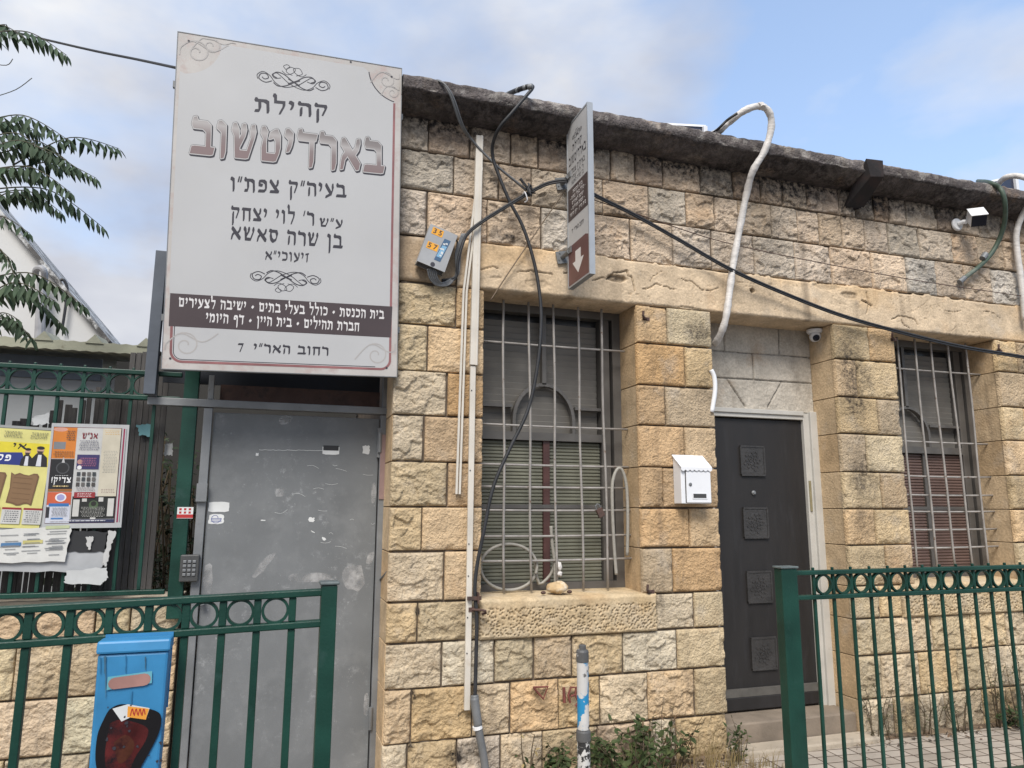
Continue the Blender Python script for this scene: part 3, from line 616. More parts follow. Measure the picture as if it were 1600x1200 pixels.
# ------------------------------------------------------------------ lettering drawn with a broad pen
GL = {
'א': (.84, [[(.12,.88),(.72,.12)], [(.70,.90),(.71,.74),(.50,.48)], [(.10,.10),(.13,.34),(.34,.60)]]),
'ב': (.78, [[(.10,1.0),(.15,.88),(.48,.88),(.60,.78),(.60,.12)], [(.05,.11),(.74,.11)]]),
'ד': (.72, [[(.07,1.0),(.12,.88),(.66,.88)], [(.54,.86),(.52,.05)]]),
'ה': (.76, [[(.07,1.0),(.12,.88),(.5,.88),(.63,.78),(.63,.05)], [(.17,.55),(.15,.05)]]),
'ו': (.40, [[(.08,.96),(.24,.84),(.23,.05)]]),
'ז': (.44, [[(.06,.86),(.36,.92)], [(.24,.84),(.19,.05)]]),
'ח': (.80, [[(.06,.9),(.70,.88)], [(.17,.86),(.16,.05)], [(.64,.86),(.64,.05)]]),
'ט': (.80, [[(.10,.95),(.20,.80),(.14,.5),(.15,.12),(.56,.12),(.66,.34),(.66,.72),(.56,.9),(.40,.80)]]),
'י': (.36, [[(.07,.96),(.22,.84),(.21,.62),(.13,.46)]]),
'כ': (.68, [[(.06,1.0),(.1,.88),(.42,.88),(.55,.74),(.55,.28),(.42,.12),(.07,.12)]]),
'ל': (.68, [[(.06,1.42),(.13,1.28),(.12,.88),(.56,.88),(.55,.58),(.34,.05)]]),
'מ': (.80, [[(.08,.95),(.22,.72),(.12,.06)], [(.22,.70),(.42,.88),(.58,.84),(.66,.66),(.66,.12),(.42,.12)]]),
'ם': (.78, [[(.07,1.0),(.14,.88),(.62,.88),(.62,.12),(.16,.12),(.16,.86)]]),
'ן': (.40, [[(.08,.96),(.24,.84),(.23,-.34)]]),
'נ': (.52, [[(.08,1.0),(.14,.88),(.34,.87),(.36,.12),(.05,.12)]]),
'ס': (.78, [[(.07,.94),(.18,.88),(.58,.88),(.66,.62),(.56,.26),(.36,.11),(.20,.28),(.14,.58),(.18,.84)]]),
'ע': (.74, [[(.10,.93),(.20,.72),(.48,.20)], [(.60,.93),(.62,.62),(.48,.22),(.08,-.02)]]),
'פ': (.74, [[(.32,.55),(.14,.58),(.14,.84),(.22,.88),(.46,.88),(.60,.74),(.60,.28),(.46,.12),(.08,.12)]]),
'ף': (.68, [[(.32,.55),(.14,.58),(.14,.84),(.22,.88),(.44,.88),(.56,.74),(.55,-.34)]]),
'צ': (.76, [[(.08,.94),(.20,.74),(.58,.14)], [(.60,.94),(.62,.72),(.42,.46)], [(.07,.12),(.64,.12)]]),
'ק': (.76, [[(.07,1.0),(.12,.88),(.58,.88),(.62,.72),(.44,.22)], [(.17,.55),(.15,-.34)]]),
'ר': (.66, [[(.06,1.0),(.11,.88),(.42,.88),(.55,.76),(.55,.05)]]),
'ש': (.92, [[(.09,.95),(.18,.78),(.22,.12)], [(.42,.95),(.46,.78),(.26,.40)], [(.76,.95),(.80,.74),(.58,.12),(.22,.12)]]),
'ת': (.84, [[(.07,1.0),(.12,.88),(.54,.88),(.68,.76),(.68,.05)], [(.27,.86),(.27,.30),(.20,.10),(.05,.10)]]),
'"': (.36, [[(.12,1.02),(.07,.78)], [(.28,1.02),(.23,.78)]]), "'": (.22, [[(.14,1.02),(.08,.78)]]),
'•': (.50, [[(.12,.46),(.36,.46)], [(.24,.36),(.24,.56)]]), '!': (.3, [[(.15,.98),(.14,.36)], [(.14,.11),(.15,.11)]]), '7': (.60, [[(.07,.88),(.50,.88),(.24,.05)]]),
}
def hull(P):
    P = sorted(set((round(a, 6), round(b, 6)) for a, b in P))
    if len(P) < 3: return P
    def half(Q):
        H = []
        for p in Q:
            while len(H) > 1 and (H[-1][0]-H[-2][0])*(p[1]-H[-2][1])-(H[-1][1]-H[-2][1])*(p[0]-H[-2][0]) <= 0: H.pop()
            H.append(p)
        return H
    a = half(P); b = half(P[::-1]); return a[:-1]+b[:-1]
class Board:
    "flat print surface: origin, unit right and up vectors, outward normal; marks sit a fraction of a millimetre apart"
    def __init__(s, O, u, v):
        s.O, s.u, s.v = Vector(O), Vector(u).normalized(), Vector(v).normalized(); s.n = s.u.cross(s.v).normalized(); s.lift = 0.0006
    def P(s, a, b, l): return s.O + s.u*a + s.v*b + s.n*l
    def uv(s, px, py):
        d = Vector(RT*(px-800)/F_PX - UP*(py-600)/F_PX + FW); c = Vector(CAM); t = (s.O-c).dot(s.n)/d.dot(s.n); q = c+d*t-s.O
        return q.dot(s.u), q.dot(s.v)
    def poly(s, mb, pts, lift, mi=0): mb.face([s.P(a, b, lift) for a, b in pts], mi)
    def text(s, mb, txt, p0, p1, h, lift, pen=(.028, .105, .05, .012), grow=0, mi=0, hx=None):
        "right-to-left line whose baseline runs from p0 (right) to p1 (left) in board units, letter height h"
        track = 0.12
        wt = sum((GL[c][0] if c in GL else .42)+track for c in txt)-track
        dx, dy = p1[0]-p0[0], p1[1]-p0[1]; L = math.hypot(dx, dy); sx = L/wt
        ux, uy = -dx/L, -dy/L; vx, vy = -uy, ux
        cur = 0; k = 0
        pax, pay, pbx, pby = pen
        nib = [(i*pax+j*pbx, i*pay+j*pby) for i in (-1, 1) for j in (-1, 1)]
        if grow: nib = [(a+grow*math.cos(q)*h/sx*1.0 if 0 else a+grow*math.cos(q), b+grow*math.sin(q)) for a, b in nib for q in [math.pi*m/4 for m in range(8)]]
        for c in txt:
            if c not in GL: cur += .42+track; continue
            w, st = GL[c]
            for line in st:
                for a, b in zip(line[:-1], line[1:]):
                    H = hull([(x+i, y+j) for x, y in (a, b) for i, j in nib])
                    pts = []
                    for x, y in H:
                        X = (cur + w - x)*sx; Y = y*h           # distance to the left of p0
                        pts.append((p0[0]-ux*X+vx*Y, p0[1]-uy*X+vy*Y))
                    s.poly(mb, pts, lift+.000012*(k % 12), mi); k += 1
            cur += w+track
    def line(s, mb, pts, w, lift, mi=0):
        "ribbon along board points; w may vary along it"
        n = len(pts); ws = w if isinstance(w, (list, tuple)) else [w]*n; A = []; Bq = []
        for i, (x, y) in enumerate(pts):
            x0, y0 = pts[max(i-1, 0)]; x1, y1 = pts[min(i+1, n-1)]; l = math.hypot(x1-x0, y1-y0) or 1; nx, ny = -(y1-y0)/l*ws[i]/2, (x1-x0)/l*ws[i]/2
            A.append((x+nx, y+ny)); Bq.append((x-nx, y-ny))
        b = len(mb.v); mb.v += [tuple(s.P(x, y, lift)) for x, y in A]+[tuple(s.P(x, y, lift)) for x, y in Bq]
        for i in range(n-1): mb.f.append((b+i, b+n+i, b+n+i+1, b+i+1)); mb.m.append(mi)
    def rect(s, mb, a0, a1, b0, b1, lift, mi=0): s.poly(mb, [(a0, b0), (a1, b0), (a1, b1), (a0, b1)], lift, mi)
    def disc(s, mb, a, b, r, lift, mi=0, ry=None, n=24): s.poly(mb, [(a+r*math.cos(2*math.pi*k/n), b+(ry or r)*math.sin(2*math.pi*k/n)) for k in range(n)], lift, mi)
def spl2(P, k=8): return [(v.x, v.y) for v in spline([Vector((a, b, 0)) for a, b in P], k)]
def spiral(cx, cy_, r0, r1, a0, a1, n=26): return [(cx+(r0+(r1-r0)*t)*math.cos(a0+(a1-a0)*t), cy_+(r0+(r1-r0)*t)*math.sin(a0+(a1-a0)*t)) for t in [i/n for i in range(n+1)]]
def flourish(bd_, mb, cx, cy_, w, h, lift, flip=1, mi=0):
    "symmetrical pen flourish, widest scrolls at the sides"
    def ln(P, wd): bd_.line(mb, [(cx+a*w/2, cy_+flip*b*h/2) for a, b in spl2(P)], wd, lift+.00001*rnd.randrange(9), mi)
    for s in (-1, 1):
        ln([(s*.60, -.30), (s*.78, -.46), (s*.95, -.25), (s*.90, .10), (s*.75, .12), (s*.70, -.12), (s*.80, -.24), (s*.87, -.12)], w*.014)
        ln([(s*.98, -.30), (s*1.0, .0), (s*.85, .26), (s*.66, .05), (s*.50, -.40), (s*.25, -.62), (-s*.10, -.35), (-s*.35, .10), (-s*.48, .30), (-s*.6, .15), (-s*.52, -.08), (-s*.36, .0)], w*.011)
        ln([(s*.46, -.06), (s*.58, .12), (s*.48, .36), (s*.28, .28), (s*.05, -.10), (-s*.20, -.48), (-s*.42, -.60), (-s*.56, -.40)], w*.015)
        ln([(s*.05, .30), (s*.22, .50), (s*.14, .85), (-s*.02, .78), (s*.02, .50), (s*.20, .30), (s*.34, .52)], w*.009)
    ln([(-.22, .62), (-.30, .85), (-.20, 1.0), (-.12, .85), (-.22, .70)], w*.009)
    ln([(-.16, -.36), (.16, .02)], w*.026); ln([(.16, -.36), (-.16, .02)], w*.018)

# ------------------------------------------------------------------ the big painted board
M['panel'] = mat('silver_grey_sign_face', (0.455, 0.455, 0.456), 0.45, 0.05, 2, 0, 1, col2=(0.455, 0.45, 0.44), c2=(0.55, 0.8), c2s=3)
M['marble'] = mat('beige_marbled_border', (0.46, 0.435, 0.41), 0.45, 0.10, 5, 0, 1, col2=(0.43, 0.36, 0.335), c2=(0.5, 0.64), c2s=12)
M['ink'] = mat('dark_ink', (0.035, 0.033, 0.042), 0.4, 0.1, 5, 0)
M['brownband'] = mat('aubergine_band', (0.062, 0.045, 0.047), 0.4, 0.12, 3, 0)
M['pinkline'] = mat('dusty_rose_line', (0.25, 0.105, 0.105), 0.45, 0.25, 8, 0)
M['whiteink'] = mat('pale_lettering', (0.66, 0.64, 0.63), 0.45, 0.05, 8, 0)
M['faint'] = mat('faint_scroll', (0.395, 0.375, 0.36), 0.45, 0.1, 8, 0)
def bronze_mat(z0, z1):
    m = mat('bronze_print', (0.3, 0.2, 0.18), 0.4, 0.06, 6, 0); t = m.node_tree; N = t.nodes; L = t.links; b = N['Principled BSDF']
    tx = N.new('ShaderNodeTexCoord'); sp = N.new('ShaderNodeSeparateXYZ'); L.new(tx.outputs['Object'], sp.inputs[0])
    # printed blend of the letters, top to foot, following the slope of the line of type
    ma = N.new('ShaderNodeMath'); ma.operation = 'MULTIPLY_ADD'; ma.inputs[1].default_value = .022; L.new(sp.outputs['X'], ma.inputs[0]); L.new(sp.outputs['Z'], ma.inputs[2])
    r = N.new('ShaderNodeMapRange'); r.inputs['From Min'].default_value = z0; r.inputs['From Max'].default_value = z1; L.new(ma.outputs[0], r.inputs['Value'])
    c = N.new('ShaderNodeValToRGB'); c.color_ramp.elements[0].color = (.215, .155, .152, 1); c.color_ramp.elements[1].color = (.19, .17, .165, 1)
    e = c.color_ramp.elements.new(.30); e.color = (.225, .18, .176, 1); e = c.color_ramp.elements.new(.62); e.color = (.40, .375, .365, 1); e = c.color_ramp.elements.new(.80); e.color = (.23, .205, .198, 1)
    L.new(r.outputs[0], c.inputs['Fac']); L.new(c.outputs['Color'], b.inputs['Base Color']); return m
q0 = at(251, 576, -.055); q1 = at(618, 588, -.055); q2 = at(629, 108, -.17); q3 = at(280, 50, -.17)
big = thing('sign_board', 'large pale grey printed board with Hebrew lettering and a dark band over the metal gate', 'sign', (0.01, -.06, 2.22))
cen = (q0+q1+q2+q3)/4; u_ = ((q1-q0)+(q2-q3)).normalized(); v_ = ((q3-q0)+(q2-q1)); v_ = (v_-u_*v_.dot(u_)).normalized()
Wd = ((q1-q0).length+(q2-q3).length)/2; Hd = ((q3-q0).length+(q2-q1).length)/2
bo = Board(cen-u_*Wd/2-v_*Hd/2, u_, v_)
def slab(board, W_, H_, th, lip=0):
    m_ = MB(); P = [(0, 0), (W_, 0), (W_, H_), (0, H_)]
    m_.add([board.P(a, b, 0) for a, b in P]+[board.P(a, b, -th) for a, b in P], [(0, 1, 2, 3), (7, 6, 5, 4), (0, 4, 5, 1), (1, 5, 6, 2), (2, 6, 7, 3), (3, 7, 4, 0)]); return m_
slab(bo, Wd, Hd, .012).build('panel', M['marble'], big)
fm = MB()
for a0, a1, b0, b1 in ((-.004, .0, -.004, Hd+.004), (Wd, Wd+.004, -.004, Hd+.004), (0, Wd, -.004, 0), (0, Wd, Hd, Hd+.004)):
    P = [(a0, b0), (a1, b0), (a1, b1), (a0, b1)]; fm.add([bo.P(a, b, .002) for a, b in P]+[bo.P(a, b, -.04) for a, b in P], [(0, 1, 2, 3), (7, 6, 5, 4), (0, 4, 5, 1), (1, 5, 6, 2), (2, 6, 7, 3), (3, 7, 4, 0)])
for t in (.12, .5, .88): fm.obox(bo.P(Wd*t, Hd/2, -.027), u_*.018, bo.n*.013, v_*(Hd/2-.01))
for t in (.15, .85): fm.obox(bo.P(Wd/2, Hd*t, -.055), u_*(Wd/2+.02), bo.n*.013, v_*.018)
fm.build('frame', M['galv'], big)
# printed field with a stepped round corner, and the rose key-line
def rc(cx, cy_, r, a0, a1, n=10): return [(cx+r*math.cos(a0+(a1-a0)*k/n), cy_+r*math.sin(a0+(a1-a0)*k/n)) for k in range(n+1)]
i0 = .040; rr1 = .055; cn = .225
fld = rc(i0+rr1, i0+rr1, rr1, math.pi, 1.5*math.pi)+rc(Wd-i0-rr1, i0+rr1, rr1, 1.5*math.pi, 2*math.pi)+[(Wd-i0, Hd-cn)]+rc(Wd-.005, Hd-.03, cn-.035, math.radians(259), math.radians(187), 12)+[(Wd-cn, Hd-.03)]+[(cn, Hd-.03)]+rc(.02, Hd-.03, cn-.02, 0, -math.pi/2*.93, 12)+[(.018, Hd-cn)]
fld = fld+[(.018, i0+.4)]
mb_ = MB(); cpt = (Wd/2, Hd/2)
for a, b in zip(fld, fld[1:]+fld[:1]): bo.poly(mb_, [cpt, a, b], .0006)
mb_.build('printed_field', M['panel'], big)
kl = MB(); bo.line(kl, [(i0-.004, i0+.32)]+[(a, b) for a, b in fld[:22]]+[(Wd-i0, Hd*.5), (Wd-i0, Hd-cn)], .013, .0009)
bo.line(kl, [(i0+.012, i0+.30)]+[(i0+.012, i0+rr1)]+rc(i0+rr1, i0+rr1, rr1-.012, math.pi, 1.5*math.pi)+[(Wd*.9, i0+.012)], .004, .00095, 1)
bo.line(kl, rc(Wd-.005, Hd-.03, cn-.035, math.radians(259), math.radians(187), 14), .006, .00097, 1)
kl.build('key_line', [M['pinkline'], M['ink']], big)
fa = MB(); cl_ = lambda P: [(min(max(a, .012), Wd-.012), min(max(b, .012), Hd-.012)) for a, b in P]
for (cx, cy_, s) in ((.10, Hd-.10, 1), (.17, Hd-.05, .8), (Wd-.09, Hd-.09, .8), (Wd-.05, Hd-.16, .6), (.11, .13, 1), (Wd-.12, .12, 1)):
    bo.line(fa, cl_(spiral(cx, cy_, .012*s, .07*s, 0, 8.5)), .007*s, .00105+.00001*rnd.randrange(20)); bo.line(fa, cl_(spl2([(cx-.12*s, cy_-.03), (cx-.03, cy_+.06*s), (cx+.08*s, cy_+.02), (cx+.16*s, cy_+.07*s)])), .006*s, .0013+.00001*rnd.randrange(20))
fa.build('corner_scrolls', M['faint'], big)
for px, py, w, h, s_ in ((459.5, 125, .40, .17, 1), (447, 437, .375, .15, -1)): fl1 = MB(); a, b = bo.uv(px, py); flourish(bo, fl1, a, b, w, h, .0010, s_); fl1.build('pen_flourish', M['ink'], big)
bn = MB(); bo.poly(bn, [bo.uv(263.5, 509.5), bo.uv(610.5, 527.5), bo.uv(613, 479), bo.uv(266, 458)], .0010); bn.build('dark_band', M['brownband'], big)
def hgt(pt, pb): a = bo.uv(*pt); b = bo.uv(*pb); return math.hypot(a[0]-b[0], a[1]-b[1])
pxh = hgt((450, 300), (450, 400))/100
for txt, p0, p1, h in (('קהילת', (514, 184.5), (398, 174.5), 21), ('בעיה"ק צפת"ו', (541, 309), (360, 298), 20.5), ('ע"ש', (536, 357), (499, 354), 13.5), ("ר' לוי יצחק", (491.5, 352), (361, 343), 19.5),
                       ('בן שרה סאשא', (535, 388.5), (360, 374), 20.5), ('זיעוכי"א', (483, 409.5), (414, 406), 13.5), ('רחוב האר"י', (513.5, 555.5), (396, 550.5), 12.5), ('7', (381, 549.5), (371.5, 549.2), 12.5)):
    tx_ = MB(); bo.text(tx_, txt, bo.uv(*p0), bo.uv(*p1), h*pxh, .0012); tx_.build('lettering', M['ink'], big)
for txt, p0, p1, h in (('בית הכנסת • כולל בעלי בתים • ישיבה לצעירים', (600, 498.5), (279, 479), 12.8), ('חברת תהילים • בית היין • דף היומי', (561.5, 517.5), (321.5, 503), 12.8)):
    tb = MB(); bo.text(tb, txt, bo.uv(*p0), bo.uv(*p1), h*pxh, .0014); tb.build('band_lettering', M['whiteink'], big)
ttl = 'בארדיטשוב'; a0_, a1_ = bo.uv(599, 271), bo.uv(298, 239); th = 51*pxh
pen2 = (.026, .10, .046, .012)
t1_ = MB(); bo.text(t1_, ttl, (a0_[0]+.004, a0_[1]-.006), (a1_[0]+.004, a1_[1]-.006), th, .0010, pen2, .058); t1_.build('title_shadow', M['ink'], big)
t2_ = MB(); bo.text(t2_, ttl, a0_, a1_, th, .0013, pen2, .048); t2_.build('title_edge', M['ink'], big)
t3_ = MB(); bo.text(t3_, ttl, a0_, a1_, th, .0016, pen2, .036); t3_.build('title_outline', mat('pale_outline', (.50, .49, .48), .4, .04, 5, 0), big)
z0_ = bo.P(*a0_, 0)[2]-2.22+.022*(bo.P(*a0_, 0)[0]-.01); t4_ = MB(); bo.text(t4_, ttl, a0_, a1_, th, .0019, pen2, .010); t4_.build('title_fill', bronze_mat(z0_, z0_+th*1.02), big)
for (px, py) in ((295, 64), (548, 97), (612, 120), (266, 560), (604, 575)): sc_ = MB(); a, b = bo.uv(px, py); bo.disc(sc_, a, b, .006, .0016); sc_.build('screw_head', M['ink'], big)

# ------------------------------------------------------------------ the projecting sign
psn = thing('projecting_sign', 'narrow upright sign with a white arrow standing out from the stone wall on two brackets', 'sign', (1.72, -.26, 2.85))
PX = 1.70
Ob = Vector((PX, -.10, 2.868)); ps = Board(Ob, (0, -1, 0), (0, 0, 1))   # left-facing side, read from the street
PW, PH = .325, 1.085
slab(ps, PW, PH, .03).build('panel', M['panel'], psn)
ff = MB(); t = .014
for a0, a1, b0, b1 in ((-.006, .004, -.006, PH+.006), (PW-.004, PW+.006, -.006, PH+.006), (.004, PW-.004, -.006, .004), (.004, PW-.004, PH-.004, PH+.006)):
    P = [(a0, b0), (a1, b0), (a1, b1), (a0, b1)]; ff.add([ps.P(a, b, .003) for a, b in P]+[ps.P(a, b, -.034) for a, b in P], [(0, 1, 2, 3), (7, 6, 5, 4), (0, 4, 5, 1), (1, 5, 6, 2), (2, 6, 7, 3), (3, 7, 4, 0)])
ff.build('frame', mat('bright_sign_edging', (.36, .38, .40), .4, .1, 6, .05, 60, metal=.3), psn)
pb_ = MB(); ps.rect(pb_, .006, PW-.006, .43, .645, .0008); pb_.build('dark_band', M['brownband'], psn)
pm = MB(); ps.poly(pm, rc(.03, .03+.0, .02, math.pi, 1.5*math.pi, 4)[:0]+[(.006, .006), (PW-.006, .006), (PW-.006, .245), (PW-.05, .262), (.05, .262), (.006, .245)], .0009); pm.build('maroon_field', mat('maroon_field', (.115, .045, .047), .4, .2, 6, 0), psn)
pa = MB(); ps.poly(pa, [(.115, .205), (.20, .205), (.20, .14), (.245, .14), (.158, .055), (.07, .14), (.115, .14)], .0012); pa.build('arrow', M['whiteink'], psn)
for i, (txt, z, h, w) in enumerate((('קהילת', .885, .04, .15), ('בארדיטשוב', .80, .058, .27), ('בעיה"ק צפת"ו', .735, .035, .23), ("ר' לוי יצחק", .695, .026, .19), ('בן שרה סאשא', .662, .026, .19))):
    pt = MB(); ps.text(pt, txt, (PW/2+w/2, z), (PW/2-w/2, z), h, .001, (.022, .08, .036, .01)); pt.build('lettering', M['ink'], psn)
pt = MB(); ps.text(pt, 'רחוב האר"י', (PW/2+.085, .34), (PW/2-.06, .34), .026, .001); ps.text(pt, '7', (PW/2-.08, .34), (PW/2-.10, .34), .026, .001)
pt.build('lettering', M['ink'], psn)
pt = MB(); flourish(ps, pt, PW/2, .975, .15, .07, .001); pt.build('pen_flourish', M['ink'], psn)
for i, txt in enumerate(('בית הכנסת', '• כולל בעלי בתים •', 'ישיבה לצעירים', '• חברת תהילים •', 'בית היין • דף היומי')):
    w = (.15, .24, .18, .21, .25)[i]; pw = MB(); ps.text(pw, txt, (PW/2+w/2, .60-.036*i), (PW/2-w/2, .60-.036*i), .021, .0011); pw.build('band_lettering', M['whiteink'], psn)
for z in (3.60, 3.095):
    bk = MB(); bk.obox((PX-.012, -.028, z), (.04, 0, .008), (0, .004, 0), (-.008, 0, .04)); bk.tube([(PX-.012, -.03, z), (PX-.002, -.115, z+.01)], .016, 10); bk.obox((PX-.005, -.13, z+.012), (.003, 0, 0), (0, .03, 0), (0, 0, .02))
    for a, b in ((-.025, -.02), (.025, .02), (-.02, .025), (.02, -.025)): bk.lathe((PX-.012+a, -.032, z+b), [(.005, 0), (.005, .005)], 6, axis=(0, -1, 0))
    bk.build('bracket', M['galv'], psn)

# ------------------------------------------------------------------ sheet-metal gate in its frame
M['sheet'] = mat('galvanised_sheet', (0.155, 0.163, 0.168), 0.75, 0.12, 3, 0.10, 170, metal=0, spec=.25, col2=(0.20, 0.208, 0.212), c2=(0.50, 0.72), c2s=4)
M['patch'] = mat('grey_overpaint', (0.42, 0.42, 0.42), 0.6, 0.12, 6, 0.03, 30)
def worn(m, sc_, a, b_):
    "thin rubbed paint: the sheet shows through in patches"
    t = m.node_tree; N = t.nodes; L = t.links; b = N['Principled BSDF']; tx = N.new('ShaderNodeTexCoord'); n = N.new('ShaderNodeTexNoise'); n.inputs['Scale'].default_value = sc_; n.inputs['Detail'].default_value = 9; n.inputs['Roughness'].default_value = .6
    L.new(tx.outputs['Object'], n.inputs['Vector']); r = N.new('ShaderNodeMapRange'); r.inputs['From Min'].default_value = a; r.inputs['From Max'].default_value = b_; r.inputs['To Max'].default_value = .85; L.new(n.outputs['Fac'], r.inputs['Value']); L.new(r.outputs[0], b.inputs['Alpha'])
worn(M['patch'], 13, .36, .66)
def speckle(m, c, sc_, a, b_):
    "scuffs and dried drips scattered over a painted sheet"
    t = m.node_tree; N = t.nodes; L = t.links; b = N['Principled BSDF']; src = b.inputs['Base Color'].links[0].from_socket; tx = N.new('ShaderNodeTexCoord')
    n = N.new('ShaderNodeTexNoise'); n.inputs['Scale'].default_value = sc_; n.inputs['Detail'].default_value = 12; n.inputs['Roughness'].default_value = .78; L.new(tx.outputs['Object'], n.inputs['Vector'])
    r = N.new('ShaderNodeMapRange'); r.inputs['From Min'].default_value = a; r.inputs['From Max'].default_value = b_; L.new(n.outputs['Fac'], r.inputs['Value'])
    g2 = N.new('ShaderNodeTexNoise'); g2.inputs['Scale'].default_value = 2.2; g2.inputs['Detail'].default_value = 5; L.new(tx.outputs['Object'], g2.inputs['Vector'])
    r2 = N.new('ShaderNodeMapRange'); r2.inputs['From Min'].default_value = .44; r2.inputs['From Max'].default_value = .62; L.new(g2.outputs['Fac'], r2.inputs['Value'])
    mu = N.new('ShaderNodeMath'); mu.operation = 'MULTIPLY'; L.new(r.outputs[0], mu.inputs[0]); L.new(r2.outputs[0], mu.inputs[1])
    x = N.new('ShaderNodeMix'); x.data_type = 'RGBA'; L.new(mu.outputs[0], x.inputs['Factor']); L.new(src, x.inputs['A']); x.inputs['B'].default_value = (*c, 1); L.new(x.outputs['Result'], b.inputs['Base Color'])
speckle(M['sheet'], (.36, .37, .375), 15, .55, .72); speckle(M['sheet'], (.40, .41, .41), 60, .60, .68); speckle(M['sheet'], (.05, .052, .055), 21, .66, .80)
gt = thing('metal_gate', 'scuffed grey sheet-metal gate in a steel frame below the large board', 'gate', (.12, .30, 0))
gx0, gx1, gz1 = -.352, .596, 2.05
leaf = MB().box(gx0, gx1, .292, .33, .03, gz1-.012).build('gate_leaf', M['sheet'], gt, bevel=.003); WL[leaf] = WL[gt]
gb_ = Board((gx0, .292, 0), (1, 0, 0), (0, 0, 1))
def gq(px, py): return gb_.uv(px, py)
lift_ = [.0004]
for (px, py, w, h, sk) in ((446, 656, .075, .055, .02), (437, 770, .05, .05, .0), (412, 883, .05, .13, .09), (485, 903, .26, .055, .0), (553, 903, .13, .15, -.02), (320, 905, .05, .16, .0), (590, 770, .03, .12, 0), (583, 872, .04, .07, .02), (580, 1100, .03, .12, 0)):
    a, b = gq(px, py); n = 14; pts = []
    a = min(max(a, w/2+.005), gx1-gx0-w/2-.005)
    for k in range(n):
        q = 2*math.pi*k/n; e = 3.2; c_, s_ = math.cos(q), math.sin(q); rr = (abs(c_)**e+abs(s_)**e)**(-1/e)*rnd.uniform(.86, 1.1)
        y = s_*rr*h/2; pts.append((min(max(a+c_*rr*w/2+sk*y/h, .003), gx1-gx0-.003), b+y))
    lift_[0] += .00008; pp = MB(); gb_.poly(pp, pts, lift_[0]); pp.build('overpaint_patch', M['patch'], leaf)
M['sticker'] = mat('white_sticker', (.60, .61, .60), .6, .08, 12, 0)
def scrap(mb, board, px, py, w, h, lift, jag=.12, mi=0, rot=0, n=18):
    a, b = board.uv(px, py); pts = []
    for k in range(n):
        q = 2*math.pi*k/n; c_, s_ = math.cos(q), math.sin(q); m_ = max(abs(c_), abs(s_)); rr = (.5/m_)*(1-rnd.random()*jag); x, y = c_*rr*w, s_*rr*h
        pts.append((a+x*math.cos(rot)-y*math.sin(rot), b+x*math.sin(rot)+y*math.cos(rot)))
    board.poly(mb, pts, lift, mi)
def sticker(px, py, w, h, jag, mats_, extra=None, rot=0):
    m_ = MB(); scrap(m_, gb_, px, py, w, h, .0014, jag, 0, rot)
    if extra: extra(m_, *gb_.uv(px, py))
    m_.build('sticker', mats_, leaf)
blue = flat('blue_print', (70, 80, 140)); blk = flat('black_print', (32, 32, 34)); redp = flat('red_print', (165, 40, 40))
sticker(342, 792, .115, .06, .08, M['sticker'])
def ex1(m_, a, b):
    gb_.line(m_, spiral(a-.004, b+.004, .012, .03, 0, 6.3, 20), .003, .0017, 1)
    for k in range(3): gb_.rect(m_, a-.028, a+.028, b-.006+.008*k-.008, b-.003+.008*k-.008, .0018, 1)
sticker(338, 811, .085, .06, .16, [M['sticker'], blue], ex1)
def ex2(m_, a, b): gb_.rect(m_, a-.045, a+.045, b+.0, b+.03, .0017, 1)
sticker(517, 704, .1, .05, .05, [M['sticker'], blk], ex2)
sticker(572, 703, .05, .058, .3, M['sticker']); sticker(487, 812, .045, .03, .4, M['sticker']); sticker(402, 710, .02, .02, .4, M['sticker']); sticker(411, 813, .03, .008, .4, M['sticker']); sticker(506, 842, .03, .02, .5, M['sticker'], rot=-.6); sticker(489, 831, .03, .006, .4, M['sticker'], rot=-.5)
sr = MB()
for k in range(14):
    a, b = gq(rnd.uniform(420, 580), rnd.uniform(720, 860)); L_ = rnd.uniform(.02, .09); q = rnd.uniform(-.3, .3)
    gb_.line(sr, spl2([(a, b), (a+L_*.5, b+rnd.uniform(-.008, .008)), (a+L_*math.cos(q), b+L_*math.sin(q))], 4), .0014, .0010+.00003*k)
a, b = gq(405, 703); a2, b2 = gq(505, 704); gb_.line(sr, [(a+(a2-a)*t, b+(b2-b)*t+.002*rnd.uniform(-1, 1)) for t in np.linspace(0, 1, 24)], .0022, .0016)
sr.build('scratches', M['sticker'], leaf)
fr = MB()
fr.box(-.70, .655, .262, .312, 2.064, 2.108); fr.box(.602, .652, .265, .32, 0, 2.06); fr.box(-.405, -.358, .27, .32, 0, 2.06); fr.box(.61, .652, .27, .312, 2.11, 2.34); fr.box(-.695, -.655, .265, .305, 2.11, 2.24)
fr.box(-.39, -.36, .27, .31, 2.11, 2.25)
fr.build('gate_frame', M['galv'], gt, bevel=.003)
ch = MB()
for z, mi in ((1.92, 0), (1.98, 0)): pass
a = at(598, 690, .28); ch.lathe((.600, .262, 1.83), [(.012, 0), (.012, .12)], 10); ch.box(.585, .604, .268, .288, 1.80, 1.98)
ch.box(.604, .65, .258, .264, 1.55, 1.94, 1)
ch.lathe((.600, .262, .25), [(.012, 0), (.012, .12)], 10); ch.build('hinge', [M['galv'], mat('primer_pink', (.23, .155, .145), .6, .2, 9)], gt)
ltc = MB(); ltc.box(-.41, -.355, .248, .268, 1.53, 1.63); ltc.lathe((-.34, .292, .99), [(.018, 0), (.018, .01), (.01, .014), (.01, .03), (.02, .034), (.02, .05)], 14, axis=(0, -1, 0)); ltc.build('latch', M['galv'], gt)
rb = MB().box(-.33, .60, .34, .37, 2.112, 2.21).build('rusty_header', M['rust'], gt)
rs = MB()
